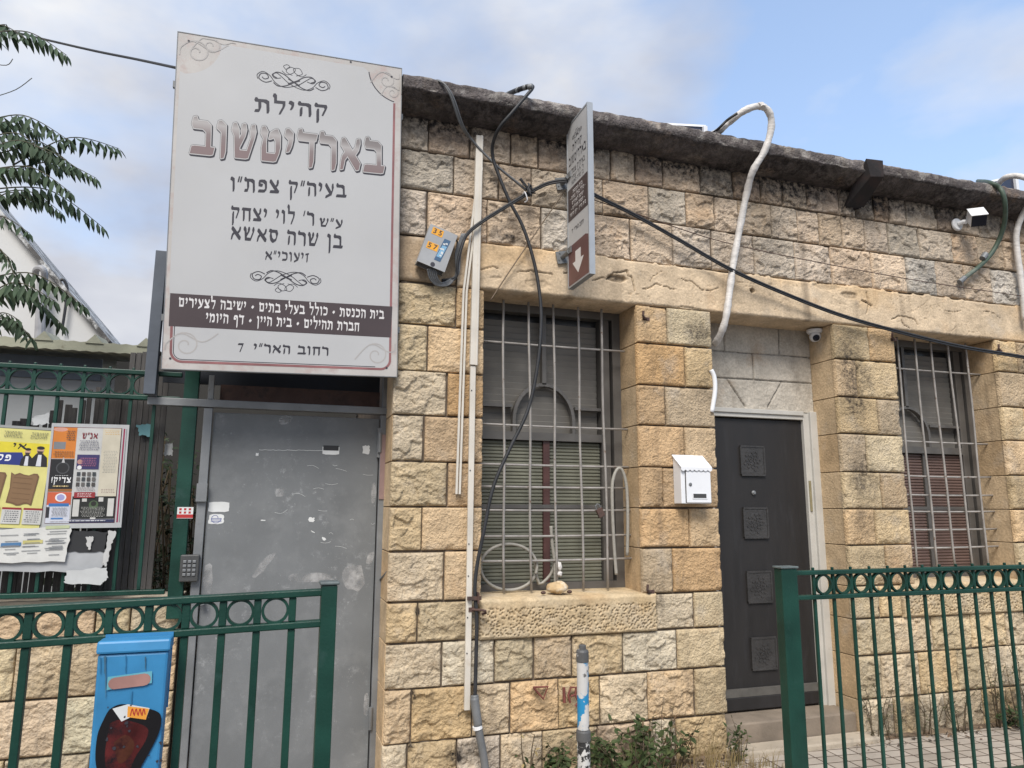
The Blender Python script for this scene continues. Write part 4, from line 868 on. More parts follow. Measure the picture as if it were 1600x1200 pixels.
for k in range(6):
    rs = MB(); rs.lathe((-.2+.14*k, .338, 2.16), [(.012, 0), (.012, .006)], 8, axis=(0, -1, 0)); rs.build('bolt', M['rust'], gt)
# post, and an added sheet coloured near-black for the shaded opening under the board
bp_ = MB(); bp_.box(-.715, -.655, .20, .26, 2.115, 2.945); bp_.build('sign_post', mat('blue_grey_post', (.075, .09, .115), .5, .25, 5, .1, 40), gt, bevel=.003)
MB().box(-.65, .605, .40, .412, 2.215, 2.98).build('opening_dark_sheet', mat('opening_shade_blue', (.016, .020, .028), .6, .3, 4, .05), gt)
rod = MB()
for (x0, y0, x1, y1) in ((604, 730, 614, 716), (600, 875, 610, 866), (594, 905, 606, 892), (603, 640, 640, 645)): rod.tube([at(x0, y0, .262), at(x1, y1, .04)], .0055, 6)
rod.build('wall_ties', M['galv'], gt)
kp = thing('entry_keypad', 'small dark keypad with twelve metal buttons on the green post beside the gate', 'keypad', tuple(at(295, 905, .235)))
c = at(295.5, 888, .235); k_ = MB(); k_.box(c.x-.048, c.x+.048, c.y, c.y+.05, c.z-.072, c.z+.072); k_.build('keypad_case', mat('dark_grey_case', (.055, .056, .056), .5, .15, 9), kp, bevel=.006)
kb = MB()
for i in range(4):
    for j in range(3): x = c.x-.024+.024*j; z = c.z+.036-.023*i; kb.box(x-.0085, x+.0085, c.y-.006, c.y-.0002, z-.0075, z+.0075)
kb.build('buttons', M['galv'], kp, bevel=.002)
speckle(M['green'], (.14, .17, .155), 38, .665, .72); speckle(M['blue'], (.10, .085, .07), 19, .665, .70) if 'blue' in M else None
# ------------------------------------------------------------------ green tube fences
def fence(label, y, xbars, ztop, zlow, zbot, x0, x1, posts, group, rd, bw=.026, nub=False, rail=.036, pz=0, zfoot=None, slope=0.0, midrails=()):
    f = thing('ring_fence', label, 'fence', ((x0+x1)/2, y, pz), group)
    zs = lambda x: slope*(x-x0)
    def railp(za, zb, nm):
        m_ = MB(); m_.add([(x0, y-.02, za+zs(x0)), (x1, y-.02, za+zs(x1)), (x1, y+.02, za+zs(x1)), (x0, y+.02, za+zs(x0)), (x0, y-.02, zb+zs(x0)), (x1, y-.02, zb+zs(x1)), (x1, y+.02, zb+zs(x1)), (x0, y+.02, zb+zs(x0))], [(0,3,2,1),(4,5,6,7),(0,1,5,4),(1,2,6,5),(2,3,7,6),(3,0,4,7)]); m_.build(nm, M['green'], f, bevel=.004)
    railp(ztop-rail, ztop, 'top_rail'); railp(zlow, zlow+rail, 'lower_rail'); railp(zbot, zbot+rail, 'bottom_rail')
    for x in xbars:
        x += rnd.uniform(-.0022, .0022)
        m_ = MB().box(x-bw/2, x+bw/2, y-bw/2, y+bw/2, zbot+rail+.001, zlow+zs(x)-.001); m_.box(x-bw/2, x+bw/2, y-bw/2, y+bw/2, zlow+rail+zs(x)+.001, ztop-rail+zs(x)-.001)
        if nub: m_.box(x-bw*.4, x+bw*.4, y-bw*.4, y+bw*.4, ztop+zs(x)+.0005, ztop+zs(x)+.014)
        m_.build('bar', M['green'], f, bevel=.003)
    xs_ = sorted(xbars)
    for a, b in zip(xs_[:-1], xs_[1:]):
        if b-a > .25: continue
        xm = (a+b)/2; zc = (zlow+ztop)/2+zs(xm)
        MB().ring((xm, y, zc), rd, .009, .02).build('ring', M['green'], f, smooth=False)
    for px0, px1, pzt in posts:
        m_ = MB().box(px0, px1, y-.03, y+.03, pz-.05, pzt); po = m_.build('post', M['green'], f, bevel=.004)
        cpm = MB(); cpm.box(px0-.006, px1+.006, y-.036, y+.036, pzt+.001, pzt+.012); cpm.build('post_cap', M['gcap'], po, bevel=.004)
    return f
YF = -1.5
YR = -1.05
def fx(px, py, y=YF): return at(px, py, y)[0]
def fz(px, py, y=YF): return at(px, py, y)[2]
# foreground, left of the entry gap
xb = [fx(p, 1010) for p in (41, 107, 171, 230, 288, 345, 400, 454)]
pit = (xb[-1]-xb[0])/7; xbL = [xb[-1]-pit*k for k in range(0, 17)]
zt_ = fz(250, 933); zl_ = fz(250, 1001)
print('L fence', pit, fz(0, 947), fz(499, 919.5), fz(0, 1016), fz(499, 979), xb[-1], fx(500, 1000), fx(524, 1000))
sl_ = (fz(499, 919.5)-fz(0, 947))/(fx(499, 919)-fx(0, 947))
x0f = xbL[-1]-.05
ztl = fz(499, 920)+sl_*(x0f-fx(499, 919)); zll = fz(499, 979)+sl_*(x0f-fx(499, 919))
fence('dark green kerbside fence in the foreground with the blue litter bin hung on it', YF, xbL, ztl, zll, .12, x0f, fx(500, 1000), [(fx(498, 1000), fx(523, 1000), fz(512, 908)-.012), (x0f-.05, x0f, 1.2)], 'green ring fences', (ztl-zll-.046)/2+.005, slope=sl_, bw=.024, rail=.023)
# foreground, right of the gap
xr_ = [fx(p, 937, YR) for p in (1273, 1302.5, 1332, 1361, 1388, 1417.6, 1445, 1472, 1500, 1526, 1552, 1575, 1600)]
print('R fence', np.diff(xr_), fz(1245, 892), fz(1600, 881), fz(1250, 937), fz(1600, 924))
pr = (xr_[-1]-xr_[0])/12; xbR = [xr_[0]+pr*k for k in range(26)]
ztr, zlr = fz(1400, 887.5, YR), fz(1400, 931, YR)
fence('dark green kerbside fence in front of the door and the right-hand window', YR, xbR, ztr, zlr, .12, fx(1246, 1000, YR), xbR[-1]+.06, [(fx(1221, 1000, YR), fx(1246, 1000, YR)+.0, fz(1233, 888, YR)), (xbR[-1]+.06, xbR[-1]+.12, 1.2)], 'green ring fences', (ztr-zlr-.044)/2+.002, bw=.0155, nub=True, rail=.022)
# property fence on the low wall at the left
YU = .30
xu = [fx(p, 600, YU) for p in (11.7, 51.7, 90, 130, 168, 207)]
pu = (xu[-1]-xu[0])/5; xbU = [xu[-1]-pu*k for k in range(-1, 16)]
ztu, zlu = fz(117, 573.5, YU), fz(117, 620.5, YU)
fence('dark green fence of rings and bars on the low wall behind the pasted notices', YU, xbU, ztu, zlu, 1.03, min(xbU)-.06, fx(284, 600, YU), [(fx(281, 700, YU), fx(304, 700, YU), 2.33)], 'green ring fences', (ztu-zlu-.052)/2+.003, bw=.018, nub=True, rail=.026, pz=.95)
# small pasted labels on the green post
lb = thing('pasted_label', 'red and white number label pasted on the green post by the gate', 'label', tuple(at(287, 800, YU-.035)))
pb0 = Board(at(276, 810, YU-.034), (1, 0, 0), (0, 0, 1)); m_ = MB(); pb0.rect(m_, 0, .082, 0, .062, .0004, 0); pb0.rect(m_, .0, .082, .002, .022, .0006, 1)
for k in range(6): pb0.rect(m_, .010+.024*(k % 3), .022+.024*(k % 3), .026+.018*(k//3), .038+.018*(k//3), .0007, 1)
m_.build('paper', [M['sticker'], redp], lb)

# ------------------------------------------------------------------ low stone wall under the property fence
lw = thing('low_stone_wall', 'low wall of cream split-faced stone below the notices', 'wall', (-1.9, .42, 0))
gw = Grid(); zz = [-.1, .235, .515, .80, .985]; sd = 700
for k in range(4):
    xs_ = [-3.4, -3.0, -2.55, -2.2, -1.75, -1.36, -1.02+.05*k, -.70, -.455] if k % 2 else [-3.4, -2.8, -2.4, -1.95, -1.5, -1.22, -.83, -.455]
    for a, b in zip(xs_[:-1], xs_[1:]):
        sd += 1; stone(gw, a, b, zz[k], zz[k+1], 'rock', (.50+.03*(sd % 3), .425, .285), sd, y0=.34, amp=.8)
gw.build('stone_facing', M['stone'], lw)
MB().box(-3.4, -.457, .365, .60, -.1, .975).build('wall_core', M['mortar'], lw)
MB().box(-3.42, -.455, .33, .62, .986, 1.012).build('coping', M['concrete'], lw, bevel=.006)

# ------------------------------------------------------------------ blue litter bin hung on the fence
M['blue'] = mat('chipped_blue_paint', (0.034, 0.20, 0.40), 0.45, 0.2, 5, 0.06, 40, col2=(0.03, 0.13, 0.28), c2=(0.64, 0.72), c2s=11)
speckle(M['blue'], (.12, .13, .14), 17, .655, .70)
yb = YF-.10
bl_, br_ = at(150, 1040, yb).x, at(263, 1040, yb).x; zt2 = at(205, 1012, yb).z
bn_ = thing('litter_bin', 'blue metal litter bin with a dark red smear hung on the green fence', 'bin', ((bl_+br_)/2, YF-.09, .35))
w_ = (br_-bl_)/2; xc = (bl_+br_)/2
def bx_taper(m_, z0, z1, wa, wb, ya, yb_, mi=0):
    m_.add([(xc-wa, ya, z0), (xc+wa, ya, z0), (xc+wa, YF-.025, z0), (xc-wa, YF-.025, z0), (xc-wb, yb_, z1), (xc+wb, yb_, z1), (xc+wb, YF-.025, z1), (xc-wb, YF-.025, z1)], [(0,3,2,1),(4,5,6,7),(0,1,5,4),(1,2,6,5),(2,3,7,6),(3,0,4,7)], mi)
m_ = MB(); bx_taper(m_, .40, zt2-.016, w_*.93, w_*.985, yb+.012, yb); m_.build('bin_body', M['blue'], bn_, bevel=.008)
m_ = MB(); bx_taper(m_, zt2-.015, zt2+.022, w_*1.03, w_*1.03, yb-.008, yb-.002); m_.build('bin_lid', M['blue'], bn_, bevel=.007)
m_ = MB().box(xc-w_*.95, xc+w_*1.0, YF-.0245, YF-.0215, zt2-.2, zl_+.03); m_.build('hanger_plate', M['blue'], bn_)
bb = Board((xc-w_, yb+.012-.0035, .40), (1, 0, 0), (0, -.012, zt2-.416))
def bq(px, py): return bb.uv(px, py)
m_ = MB(); c = bq(203, 1064); bb.poly(m_, [(c[0]-.062, c[1]-.022), (c[0]+.062, c[1]-.010), (c[0]+.060, c[1]+.026), (c[0]-.062, c[1]+.016)], .0015)
m_.build('name_plate_backing', flat('teal_scrape', (95, 160, 175)), bn_)
m_ = MB(); pts = rc(c[0]+.040, c[1]+.002, .018, -1.57, 1.57, 6)+rc(c[0]-.042, c[1]-.004, .017, 1.57, 4.71, 6); bb.poly(m_, pts, .0021); m_.build('name_plate', flat('pinkish_scrape', (150, 112, 104), .6, .2), bn_)
m_ = MB()
P = [bq(*p) for p in ((163, 1122), (172, 1108), (190, 1100), (215, 1104), (236, 1108), (250, 1115), (252, 1130), (247, 1148), (236, 1170), (222, 1195), (205, 1225), (165, 1225), (150, 1195), (152, 1150))]
bb.poly(m_, spl2(P+[P[0]], 5)[:-1], .0015, 0); P = [bq(*p) for p in ((172, 1130), (190, 1124), (222, 1132), (232, 1142), (226, 1160), (212, 1182), (196, 1215), (172, 1215), (164, 1180))]; bb.poly(m_, spl2(P+[P[0]], 5)[:-1], .0019, 1)
P = [bq(*p) for p in ((178, 1160), (196, 1148), (210, 1160), (204, 1180), (186, 1192))]; bb.poly(m_, spl2(P+[P[0]], 5)[:-1], .0022, 2)
m_.build('painted_smear', [flat('black_smear', (22, 20, 22), .3), mat('dark_red_smear', (.075, .012, .012), .25, .5, 14, .1, 20, col2=(.012, .008, .01), c2=(.5, .62), c2s=12), mat('brown_red_smear', (.085, .026, .014), .25, .5, 18, 0, 20, col2=(.03, .008, .008), c2=(.45, .62), c2s=18)], bn_)
m_ = MB(); bb.poly(m_, [bq(*p) for p in ((176, 1107), (200, 1100), (234, 1106), (228, 1124), (205, 1120), (190, 1127))], .0025, 0); bb.poly(m_, [bq(*p) for p in ((200, 1103), (233, 1107), (228, 1124), (199, 1120))], .0028, 1)
for k in range(4): bb.line(m_, spl2([bq(204+6*k, 1118), bq(207+6*k, 1107), bq(209+6*k, 1116)], 4), .003, .0031, 2)
m_.build('torn_sticker', [M['sticker'], flat('orange_sticker', (222, 150, 55)), redp], bn_)

dr_ = MB()
for k in range(6):                                       # dried runs of paint and rust down the front
    px = rnd.choice((rnd.uniform(156, 256), rnd.uniform(195, 212), rnd.uniform(156, 166))); py = rnd.choice((1024, 1026, 1078)); L_ = rnd.uniform(18, 75)
    bb.line(dr_, [bq(px+rnd.uniform(-.6, .6), py+L_*t) for t in (0, .25, .5, .75, 1)], [.0035, .003, .0024, .0028, .001], .0006+.00006*k, k % 2)
dr_.build('paint_runs', [mat('rust_runs', (.04, .12, .19), .7, .3, 20, 0), mat('dark_blue_runs', (.025, .15, .30), .5, .3, 20, 0)], bn_)
sp2 = MB()
for k in range(16):                                       # spatter round the smear
    px, py = rnd.uniform(156, 256), rnd.uniform(1098, 1198); a, b = bq(px, py); q = rnd.uniform(.002, .006); bb.poly(sp2, [(a+q*rnd.uniform(.5, 1.3)*math.cos(z), b+q*rnd.uniform(.5, 1.6)*math.sin(z)) for z in np.linspace(0, 5.4, 7)], .0032+.00003*k)
sp2.build('paint_spatter', M['ink'], bn_)

# ------------------------------------------------------------------ pasted notices on the property fence
paper = flat('notice_paper', (196, 196, 192), .7); film = mat('clear_wrinkled_film', (.42, .43, .43), .25, .2, 6, .5, 25)
def flatc(r, gg, b): return flat('print_%d_%d_%d' % (r, gg, b), (r, gg, b))
CM = {}
def pm_(*c):
    k_ = sum(c)/3
    if c not in CM: CM[c] = flatc(*[int((k_+(q-k_)*.86)*.95) for q in c])
    return CM[c]
class Poster:
    "flat sheet on the fence: fractions of its width and height"
    def __init__(s, name, label, TL, TR, BL, y, backing=None, th=.004, cat='poster'):
        tl, tr, bl = at(*TL, y), at(*TR, y), at(*BL, y); s.W = (tr-tl).length; s.H = (tl-bl).length
        s.t = thing(name, label, cat, tuple(bl)); s.b = Board(bl, tr-tl, (tl-bl)-(tr-tl).normalized()*((tl-bl).dot((tr-tl).normalized()))); s.mats = []; s.mb = MB(); s.k = 0
        m_ = slab(s.b, s.W, s.H, th); m_.build('sheet', backing or paper, s.t)
    def mi(s, c):
        m_ = pm_(*c)
        if m_ not in s.mats: s.mats.append(m_)
        return s.mats.index(m_)
    def L(s): s.k += 1; return .0004+.00012*(s.k % 40)*1.0
    def rect(s, a0, a1, b0, b1, c): s.b.rect(s.mb, a0*s.W, a1*s.W, b0*s.H, b1*s.H, s.L(), s.mi(c))
    def poly(s, pts, c): s.b.poly(s.mb, [(a*s.W, b*s.H) for a, b in pts], s.L(), s.mi(c))
    def disc(s, a, b, r, c, ry=None): s.b.disc(s.mb, a*s.W, b*s.H, r*s.W, s.L(), s.mi(c), (ry*s.W if ry else None), 18)
    def text(s, t, a0, a1, b, h, c): s.b.text(s.mb, t, (a1*s.W, b*s.H), (a0*s.W, b*s.H), h*s.H, s.L(), mi=s.mi(c))
    def fine(s, a0, a1, b0, b1, n, c):
        "blocks of print too small to read"
        n = int(n*1.7); c = tuple(int(q*.75+45) for q in c)
        for k in range(n):
            b = b1-(b1-b0)*(k+.5)/n; x = a0+rnd.uniform(0, .12)*(a1-a0); e = a1-rnd.uniform(0, .12)*(a1-a0)
            while x < e:
                w = rnd.uniform(.015, .06)*(1 if a1-a0 > .5 else .5); s.b.rect(s.mb, x*s.W, min(x+w, e)*s.W, b*s.H, (b+(b1-b0)/n*.42)*s.H, .0052+.00003*k, s.mi(c)); x += w+.009
    def done(s): s.mb.build('print', s.mats, s.t)
YP = .262
# yellow notice
p = Poster('yellow_poster', 'yellow poster with a blue banner, two men in black and an old parchment', (-62, 660), (79, 669), (-78, 826), YP)
p.rect(0, 1, 0, 1, (150, 152, 150)); p.rect(.02, .965, .015, .975, (40, 40, 38)); p.rect(.03, .955, .022, .97, (216, 208, 120)); p.rect(.03, .955, .62, .84, (224, 206, 35))
p.poly([(.03, .62), (.70, .62), (.64, .745), (.03, .72)], (30, 48, 130))
p.text('איך פ', .30, .68, .775, .055, (30, 28, 30)); p.text('פסח', .28, .53, .655, .062, (230, 230, 232))
for x, z, s in ((.70, .715, .8), (.84, .735, 1.0)):       # two men, black coats and hats
    p.poly([(x-.085*s, .615), (x+.10*s, .615), (x+.085*s, z-.03), (x+.03*s, z+.01), (x-.035*s, z+.01), (x-.08*s, z-.04)], (28, 28, 34))
    p.poly([(x-.028*s, .618), (x+.03*s, .618), (x+.02*s, z-.005), (x-.018*s, z-.005)], (205, 208, 214)); p.disc(x, z+.035, .040*s, (192, 152, 126), .047*s); p.poly([(x-.035*s, z+.03), (x+.035*s, z+.03), (x+.02*s, z+.0), (x-.018*s, z+.0)], (50, 40, 36))
    p.disc(x, z+.062, .044*s, (24, 24, 28), .022*s)
for x0, x1 in ((.06, .50), (.545, .86)):                   # parchment scroll
    P = [(x0, .26)]+[(x0+(x1-x0)*k/8, .245+.012*math.sin(k*1.4)) for k in range(1, 8)]+[(x1-.03, .24), (x1+.01, .52), (x1-.01, .545)]+[(x1-(x1-x0)*k/6, .535+.012*math.sin(k*2)) for k in range(1, 6)]+[(x0+.01, .55), (x0+.02, .4)]
    p.poly(P, (116, 84, 54)); p.poly([(a*.9+(x0+x1)/2*.1, b*.9+.04) for a, b in P], (132, 98, 64))
    for k in range(5): p.poly([(x0+.05, .30+.05*k), (x1-.06, .29+.05*k), (x1-.06, .297+.05*k), (x0+.05, .306+.05*k)], (112, 80, 50))
for k in range(4):
    a = .05+.235*k; p.rect(a, a+.21, .06, .215, (196, 196, 190)); p.rect(a, a+.21, .195, .215, (150, 36, 40)); p.fine(a+.02, a+.19, .07, .185, 4, (70, 70, 80))
for k in range(3): p.poly([(.10+.29*k, .86), (.34+.29*k, .87), (.35+.29*k, .955), (.09+.29*k, .95)], (206, 204, 140)); p.fine(.12+.29*k, .33+.29*k, .88, .945, 3, (60, 66, 50))
p.done()
# white notice made of many small advertisements
p = Poster('advert_poster', 'poster divided into many small adverts, in orange, black and cream, beside the yellow one', (83, 661), (204, 664), (65, 826), YP-.006)
p.rect(0, 1, 0, 1, (176, 178, 180)); p.rect(.03, .91, .045, .965, (98, 30, 48)); p.rect(.035, .90, .05, .96, (190, 190, 188)); p.rect(.93, .95, .05, .96, (150, 30, 70)); p.rect(.965, .975, .05, .96, (120, 120, 125))
p.rect(.035, .33, .66, .96, (216, 120, 30)); p.disc(.12, .94, .09, (212, 150, 130), .03); p.rect(.05, .2, .75, .82, (120, 124, 130)); p.fine(.2, .32, .83, .93, 3, (90, 40, 20)); p.fine(.05, .32, .67, .73, 2, (120, 60, 15))
p.rect(.035, .33, .345, .655, (26, 26, 30)); p.disc(.19, .57, .085, (70, 72, 76), .085); p.disc(.19, .57, .07, (32, 32, 36), .07); p.poly([(.17, .62), (.19, .68), (.21, .62)], (180, 180, 180)); p.text('צדיק!', .06, .31, .43, .05, (226, 226, 226)); p.fine(.09, .28, .49, .50, 1, (210, 210, 210)); p.rect(.035, .33, .345, .37, (150, 96, 40)); p.fine(.08, .3, .375, .405, 1, (224, 190, 110))
p.rect(.035, .33, .05, .34, (196, 200, 212)); p.rect(.035, .33, .22, .34, (206, 86, 48)); p.disc(.2, .29, .07, (224, 224, 226), .06); p.disc(.2, .29, .05, (150, 150, 200), .045); p.rect(.06, .31, .205, .235, (44, 110, 180)); p.rect(.035, .075, .1, .2, (40, 40, 46)); p.rect(.10, .25, .085, .10, (60, 120, 190)); p.fine(.1, .31, .11, .195, 5, (120, 122, 130))
p.text('אנ"ש', .40, .60, .855, .055, (130, 28, 40)); p.fine(.37, .64, .74, .84, 4, (90, 90, 110)); p.rect(.36, .645, .56, .70, (50, 44, 100)); p.fine(.40, .62, .58, .67, 3, (160, 70, 110)); p.disc(.40, .63, .035, (180, 130, 120)); p.disc(.40, .575, .03, (224, 224, 224))
for i in range(4):
    for j in range(3): p.rect(.375+.066*i, .42+.066*i, .395+.05*j, .432+.05*j, [(70, 66, 64), (96, 92, 90), (54, 60, 66)][(i+j) % 3])
p.fine(.37, .63, .35, .385, 2, (100, 80, 90)); p.rect(.365, .63, .285, .34, (150, 34, 40)); p.fine(.4, .6, .29, .33, 2, (220, 190, 190))
p.rect(.665, .90, .30, .96, (198, 190, 168)); p.rect(.665, .90, .77, .96, (160, 92, 70)); p.disc(.78, .82, .10, (220, 214, 208), .055); p.rect(.72, .86, .82, .86, (140, 44, 34)); p.disc(.72, .775, .06, (214, 204, 196), .035); p.disc(.72, .775, .045, (126, 70, 54), .024); p.fine(.68, .89, .89, .94, 2, (212, 160, 90))
p.fine(.69, .88, .52, .74, 9, (150, 146, 130)); p.text('דרוש', .69, .89, .40, .05, (120, 90, 84)); p.fine(.68, .89, .325, .37, 2, (140, 110, 100))
p.rect(.345, .90, .085, .30, (30, 32, 30)); p.disc(.62, .22, .06, (70, 96, 60), .06); p.disc(.62, .23, .035, (34, 34, 30), .035)
for a, b, c, d in ((.36, .44, .11, .27), (.47, .53, .25, .29), (.68, .74, .25, .29), (.80, .88, .11, .28), (.59, .66, .05, .10)): p.rect(a, b, c, d, (196, 194, 188))
p.fine(.46, .78, .10, .20, 5, (150, 150, 140)); p.rect(.035, .90, .05, .082, (40, 46, 84)); p.fine(.08, .88, .055, .075, 1, (210, 210, 220))
p.done()
# torn older papers below
def torn(name, label, pts, y, m_, extra=None, seed=0):
    r_ = random.Random(seed); P = []
    for (a, b), (c, d) in zip(pts, pts[1:]+pts[:1]):
        n = 8
        for k in range(n): P.append((a+(c-a)*k/n+r_.uniform(-1.4, 1.4), b+(d-b)*k/n+r_.uniform(-1.4, 1.4)))
    W3 = [at(px, py, y) for px, py in P]; cen_ = sum(W3, Vector())/len(W3)
    t_ = thing(name, label, 'notice', tuple(cen_)); mb = MB(); n = len(W3)
    mb.face(W3[::-1]); mb.face([q+Vector((0, .003, 0)) for q in W3])
    for i in range(n): mb.face([W3[i], W3[(i+1) % n], W3[(i+1) % n]+Vector((0, .003, 0)), W3[i]+Vector((0, .003, 0))])
    mb.build('sheet', m_, t_); return t_
t_ = torn('torn_notice', 'pale pasted sheet of small text boxes hanging under the yellow poster', [(-60, 829), (112, 824), (102, 878), (-66, 880)], YP-.008, paper, seed=1)
bq2 = Board(at(-60, 879, YP-.0095), (1, 0, .035), (0, 0, 1)); m_ = MB(); mats_ = [pm_(70, 120, 170), pm_(196, 186, 110), pm_(120, 124, 128), pm_(186, 196, 150)]
for (px, py, w, h, mi) in ((16, 853, .09, .018, 0), (50, 850, .09, .018, 1), (88, 828, .11, .016, 3)):
    a, b = bq2.uv(px, py); bq2.rect(m_, a-w/2, a+w/2, b-h/2, b+h/2, .001, mi)
for k in range(34):
    a, b = bq2.uv(rnd.choice((14, 48, 86))+rnd.uniform(-4, 4), rnd.uniform(834, 872)); w = rnd.uniform(.04, .09); bq2.rect(m_, a-w/2, a+w/2, b, b+.003, .0012+.00002*k, 2)
m_.build('print', mats_, t_)
torn('torn_notice', 'dark torn poster remnant with a white tear under the advert poster', [(106, 829), (168, 831), (163, 862), (100, 862)], YP+.004, pm_(40, 42, 44), seed=2)
torn('torn_notice', 'grey-white paper remnant with a curled corner below the dark scrap', [(100, 858), (166, 858), (167, 880), (150, 893), (-40, 893), (-50, 878)], YP+.008, pm_(170, 172, 174), seed=3)
torn('torn_notice', 'ragged white paper end overlapping the bottom rail of the fence', [(104, 893), (166, 886), (168, 902), (158, 914), (100, 912)], YP-.012, pm_(192, 194, 194), seed=4)
torn('torn_notice', 'jagged white paper strip at the right edge of the dark scrap', [(170, 828), (182, 830), (172, 858), (166, 886), (160, 880), (166, 850)], YP-.002, pm_(188, 188, 186), seed=6)
torn('torn_notice', 'little white torn triangle in the middle of the dark scrap', [(134, 840), (146, 838), (141, 860), (137, 858)], YP-.004, pm_(190, 190, 188), seed=7)
torn('torn_notice', 'crumpled clear film sticking up above the advert poster', [(50, 652), (78, 645), (76, 662), (52, 664)], YP-.003, film, seed=8)
torn('torn_notice', 'turquoise and white scrap pasted high on the dark boards', [(213, 663), (238, 663), (236, 682), (218, 680)], .43, pm_(110, 170, 178), seed=5)
torn('torn_notice', 'white scrap with a curl of black print between boards and post', [(257, 694), (270, 693), (270, 711), (257, 712)], .50, M['sticker'], seed=9)

# ------------------------------------------------------------------ dark board screen and slats behind the fence
M['slat'] = mat('weathered_dark_slats', (0.050, 0.046, 0.044), 0.85, 0.45, 8, 0.4, 50, col2=(0.11, 0.105, 0.10), c2=(0.58, 0.7), c2s=12, stretch=(3, 3, .4))
sc = thing('slat_screen', 'weathered dark slat screen with ragged tops behind the notices', 'screen', (-1.6, .46, .98))
m_ = MB(); x = -2.6
xe = at(186, 700, .46).x
while x < xe:
    w = rnd.uniform(.020, .040); zt0 = 1.90+.25*sst(-1.5, -.95, np.array(x))*1.0; zt3 = float(zt0)+rnd.uniform(-.05, .05); tl = rnd.uniform(-.012, .012)
    m_.obox((x+w/2+tl/2, .46+rnd.uniform(-.006, .006), (1.012+zt3)/2), (w/2, 0, 0), (0, .006, 0), (tl/2, 0, (zt3-1.012)/2)); x += w+rnd.uniform(.001, .010)
m_.build('slats', M['slat'], sc)
ds = thing('dark_board_screen', 'tall dark grey board panel beside the foliage left of the gate', 'screen', (at(225, 700, .46).x, .47, .98))
m_ = MB(); xa, xb2 = at(190, 700, .46).x, at(256, 700, .46).x; n = 7
for k in range(n):
    a = xa+(xb2-xa)*k/n; b = xa+(xb2-xa)*(k+1)/n-.004; m_.box(a, b, .46+.006*(k % 2), .48, 1.013, 2.40+rnd.uniform(-.02, .02))
m_.build('boards', mat('dark_grey_boards', (.062, .058, .056), .7, .3, 6, .3, 50, col2=(.10, .095, .09), c2=(.55, .7), stretch=(4, 4, .3)), ds)
# ------------------------------------------------------------------ shed and house beyond
sh = thing('grey_shed', 'grey rendered shed with a pale corrugated roof edge behind the green fence', 'shed', (-2.6, 3.2, -.1))
MB().box(-5.2, -1.22, 2.6, 5.0, -.1, 2.62).build('wall', mat('grey_render', (.30, .315, .325), .85, .12, 2, .2, 30), sh)
a = at(60, 568, 2.6); MB().box(-4.2, at(160, 570, 2.6).x, 2.585, 2.61, a.z-.12, at(60, 556, 2.6).z).build('vent_strip', flat('dark_strip', (90, 100, 112)), sh)
zr = at(120, 540, 2.35).z; rm = MB(); n = 46; xa, xb3 = -5.4, at(238, 545, 2.35).x
A = []
for i in range(n*4+1):
    x = xa+(xb3-xa)*i/(n*4); A.append((x, .004*math.cos(i*math.pi/2)))
for th in (0, ):
    base = len(rm.v)
    for (x, dz) in A:
        for (y, z) in ((2.32, zr+.03), (2.32, zr-.045), (5.1, zr+.30), (5.1, zr+.28)): rm.v.append((x, y, z+dz))
    for i in range(len(A)-1):
        q = base+4*i
        for f in ((0, 1, 5, 4), (2, 6, 7, 3), (0, 4, 6, 2), (1, 3, 7, 5)): rm.f.append(tuple(q+k for k in f)); rm.m.append(0)
rm.build('corrugated_roof', mat('lichened_sheet_roof', (.36, .36, .27), .8, .2, 4, .3, 40, col2=(.17, .15, .10), c2=(.60, .72)), sh, smooth=False)
rt = MB()
for px in (68, 148, 228):
    c = at(px, 538, 2.33); rt.add([(c.x-.065, 2.31, zr+.02), (c.x+.065, 2.31, zr+.02), (c.x, 2.31, zr+.095), (c.x-.065, 2.7, zr+.06), (c.x+.065, 2.7, zr+.06), (c.x, 2.7, zr+.135)], [(0, 1, 2), (5, 4, 3), (0, 2, 5, 3), (2, 1, 4, 5), (1, 0, 3, 4)])
rt.build('ridge_caps', mat('lichened_caps', (.33, .33, .25), .8, .2, 6, .3, 40), sh)
HY = 9.0
hs = thing('white_house', 'white rendered house whose roof edge slopes down to the right behind the tree', 'house', tuple(Vector((at(60, 500, HY).x, HY, -.1))))
a, b = at(-260, 60, HY), at(170, 538, HY); hm = MB()
L0 = at(-20, 312, HY); c0 = L0+(L0-b)*1.6
P = [(c0.x, HY, -.1), (b.x, HY, -.1), (b.x, HY, b.z), (c0.x, HY, c0.z)]
hm.add(P+[(x, y+6, z) for x, y, z in P], [(0, 1, 2, 3), (7, 6, 5, 4), (0, 4, 5, 1), (1, 5, 6, 2), (2, 6, 7, 3), (3, 7, 4, 0)])
hm.build('wall', mat('white_render', (.55, .55, .54), .8, .07, 1, .15, 20, col2=(.48, .48, .46), c2=(.62, .8), c2s=1.5), hs)
em = MB(); d_ = Vector((b.x-c0.x, 0, b.z-c0.z)); nrm = Vector((-d_.z, 0, d_.x)).normalized(); nrm = nrm if nrm.z > 0 else -nrm
em.obox((b+c0)/2+nrm*.03+Vector((0, 3, 0)), d_/2, (0, 3.12, 0), nrm*.03)
em.build('roof_edge', mat('blackened_roof_edge', (.10, .095, .09), .9, .5, 5, .4, 40, col2=(.55, .55, .54), c2=(.48, .56), c2s=3), hs)
pp_ = MB(); 
pp_.tube(path([(55, 430, HY-.15), (57, 421, HY-.25), (64, 419, HY-.3), (69, 425, HY-.3), (70, 440, HY-.2)], 5), .05, 10); pp_.tube(path([(66, 440, HY-.2), (62, 530, HY-.2)], 3), .075, 10)
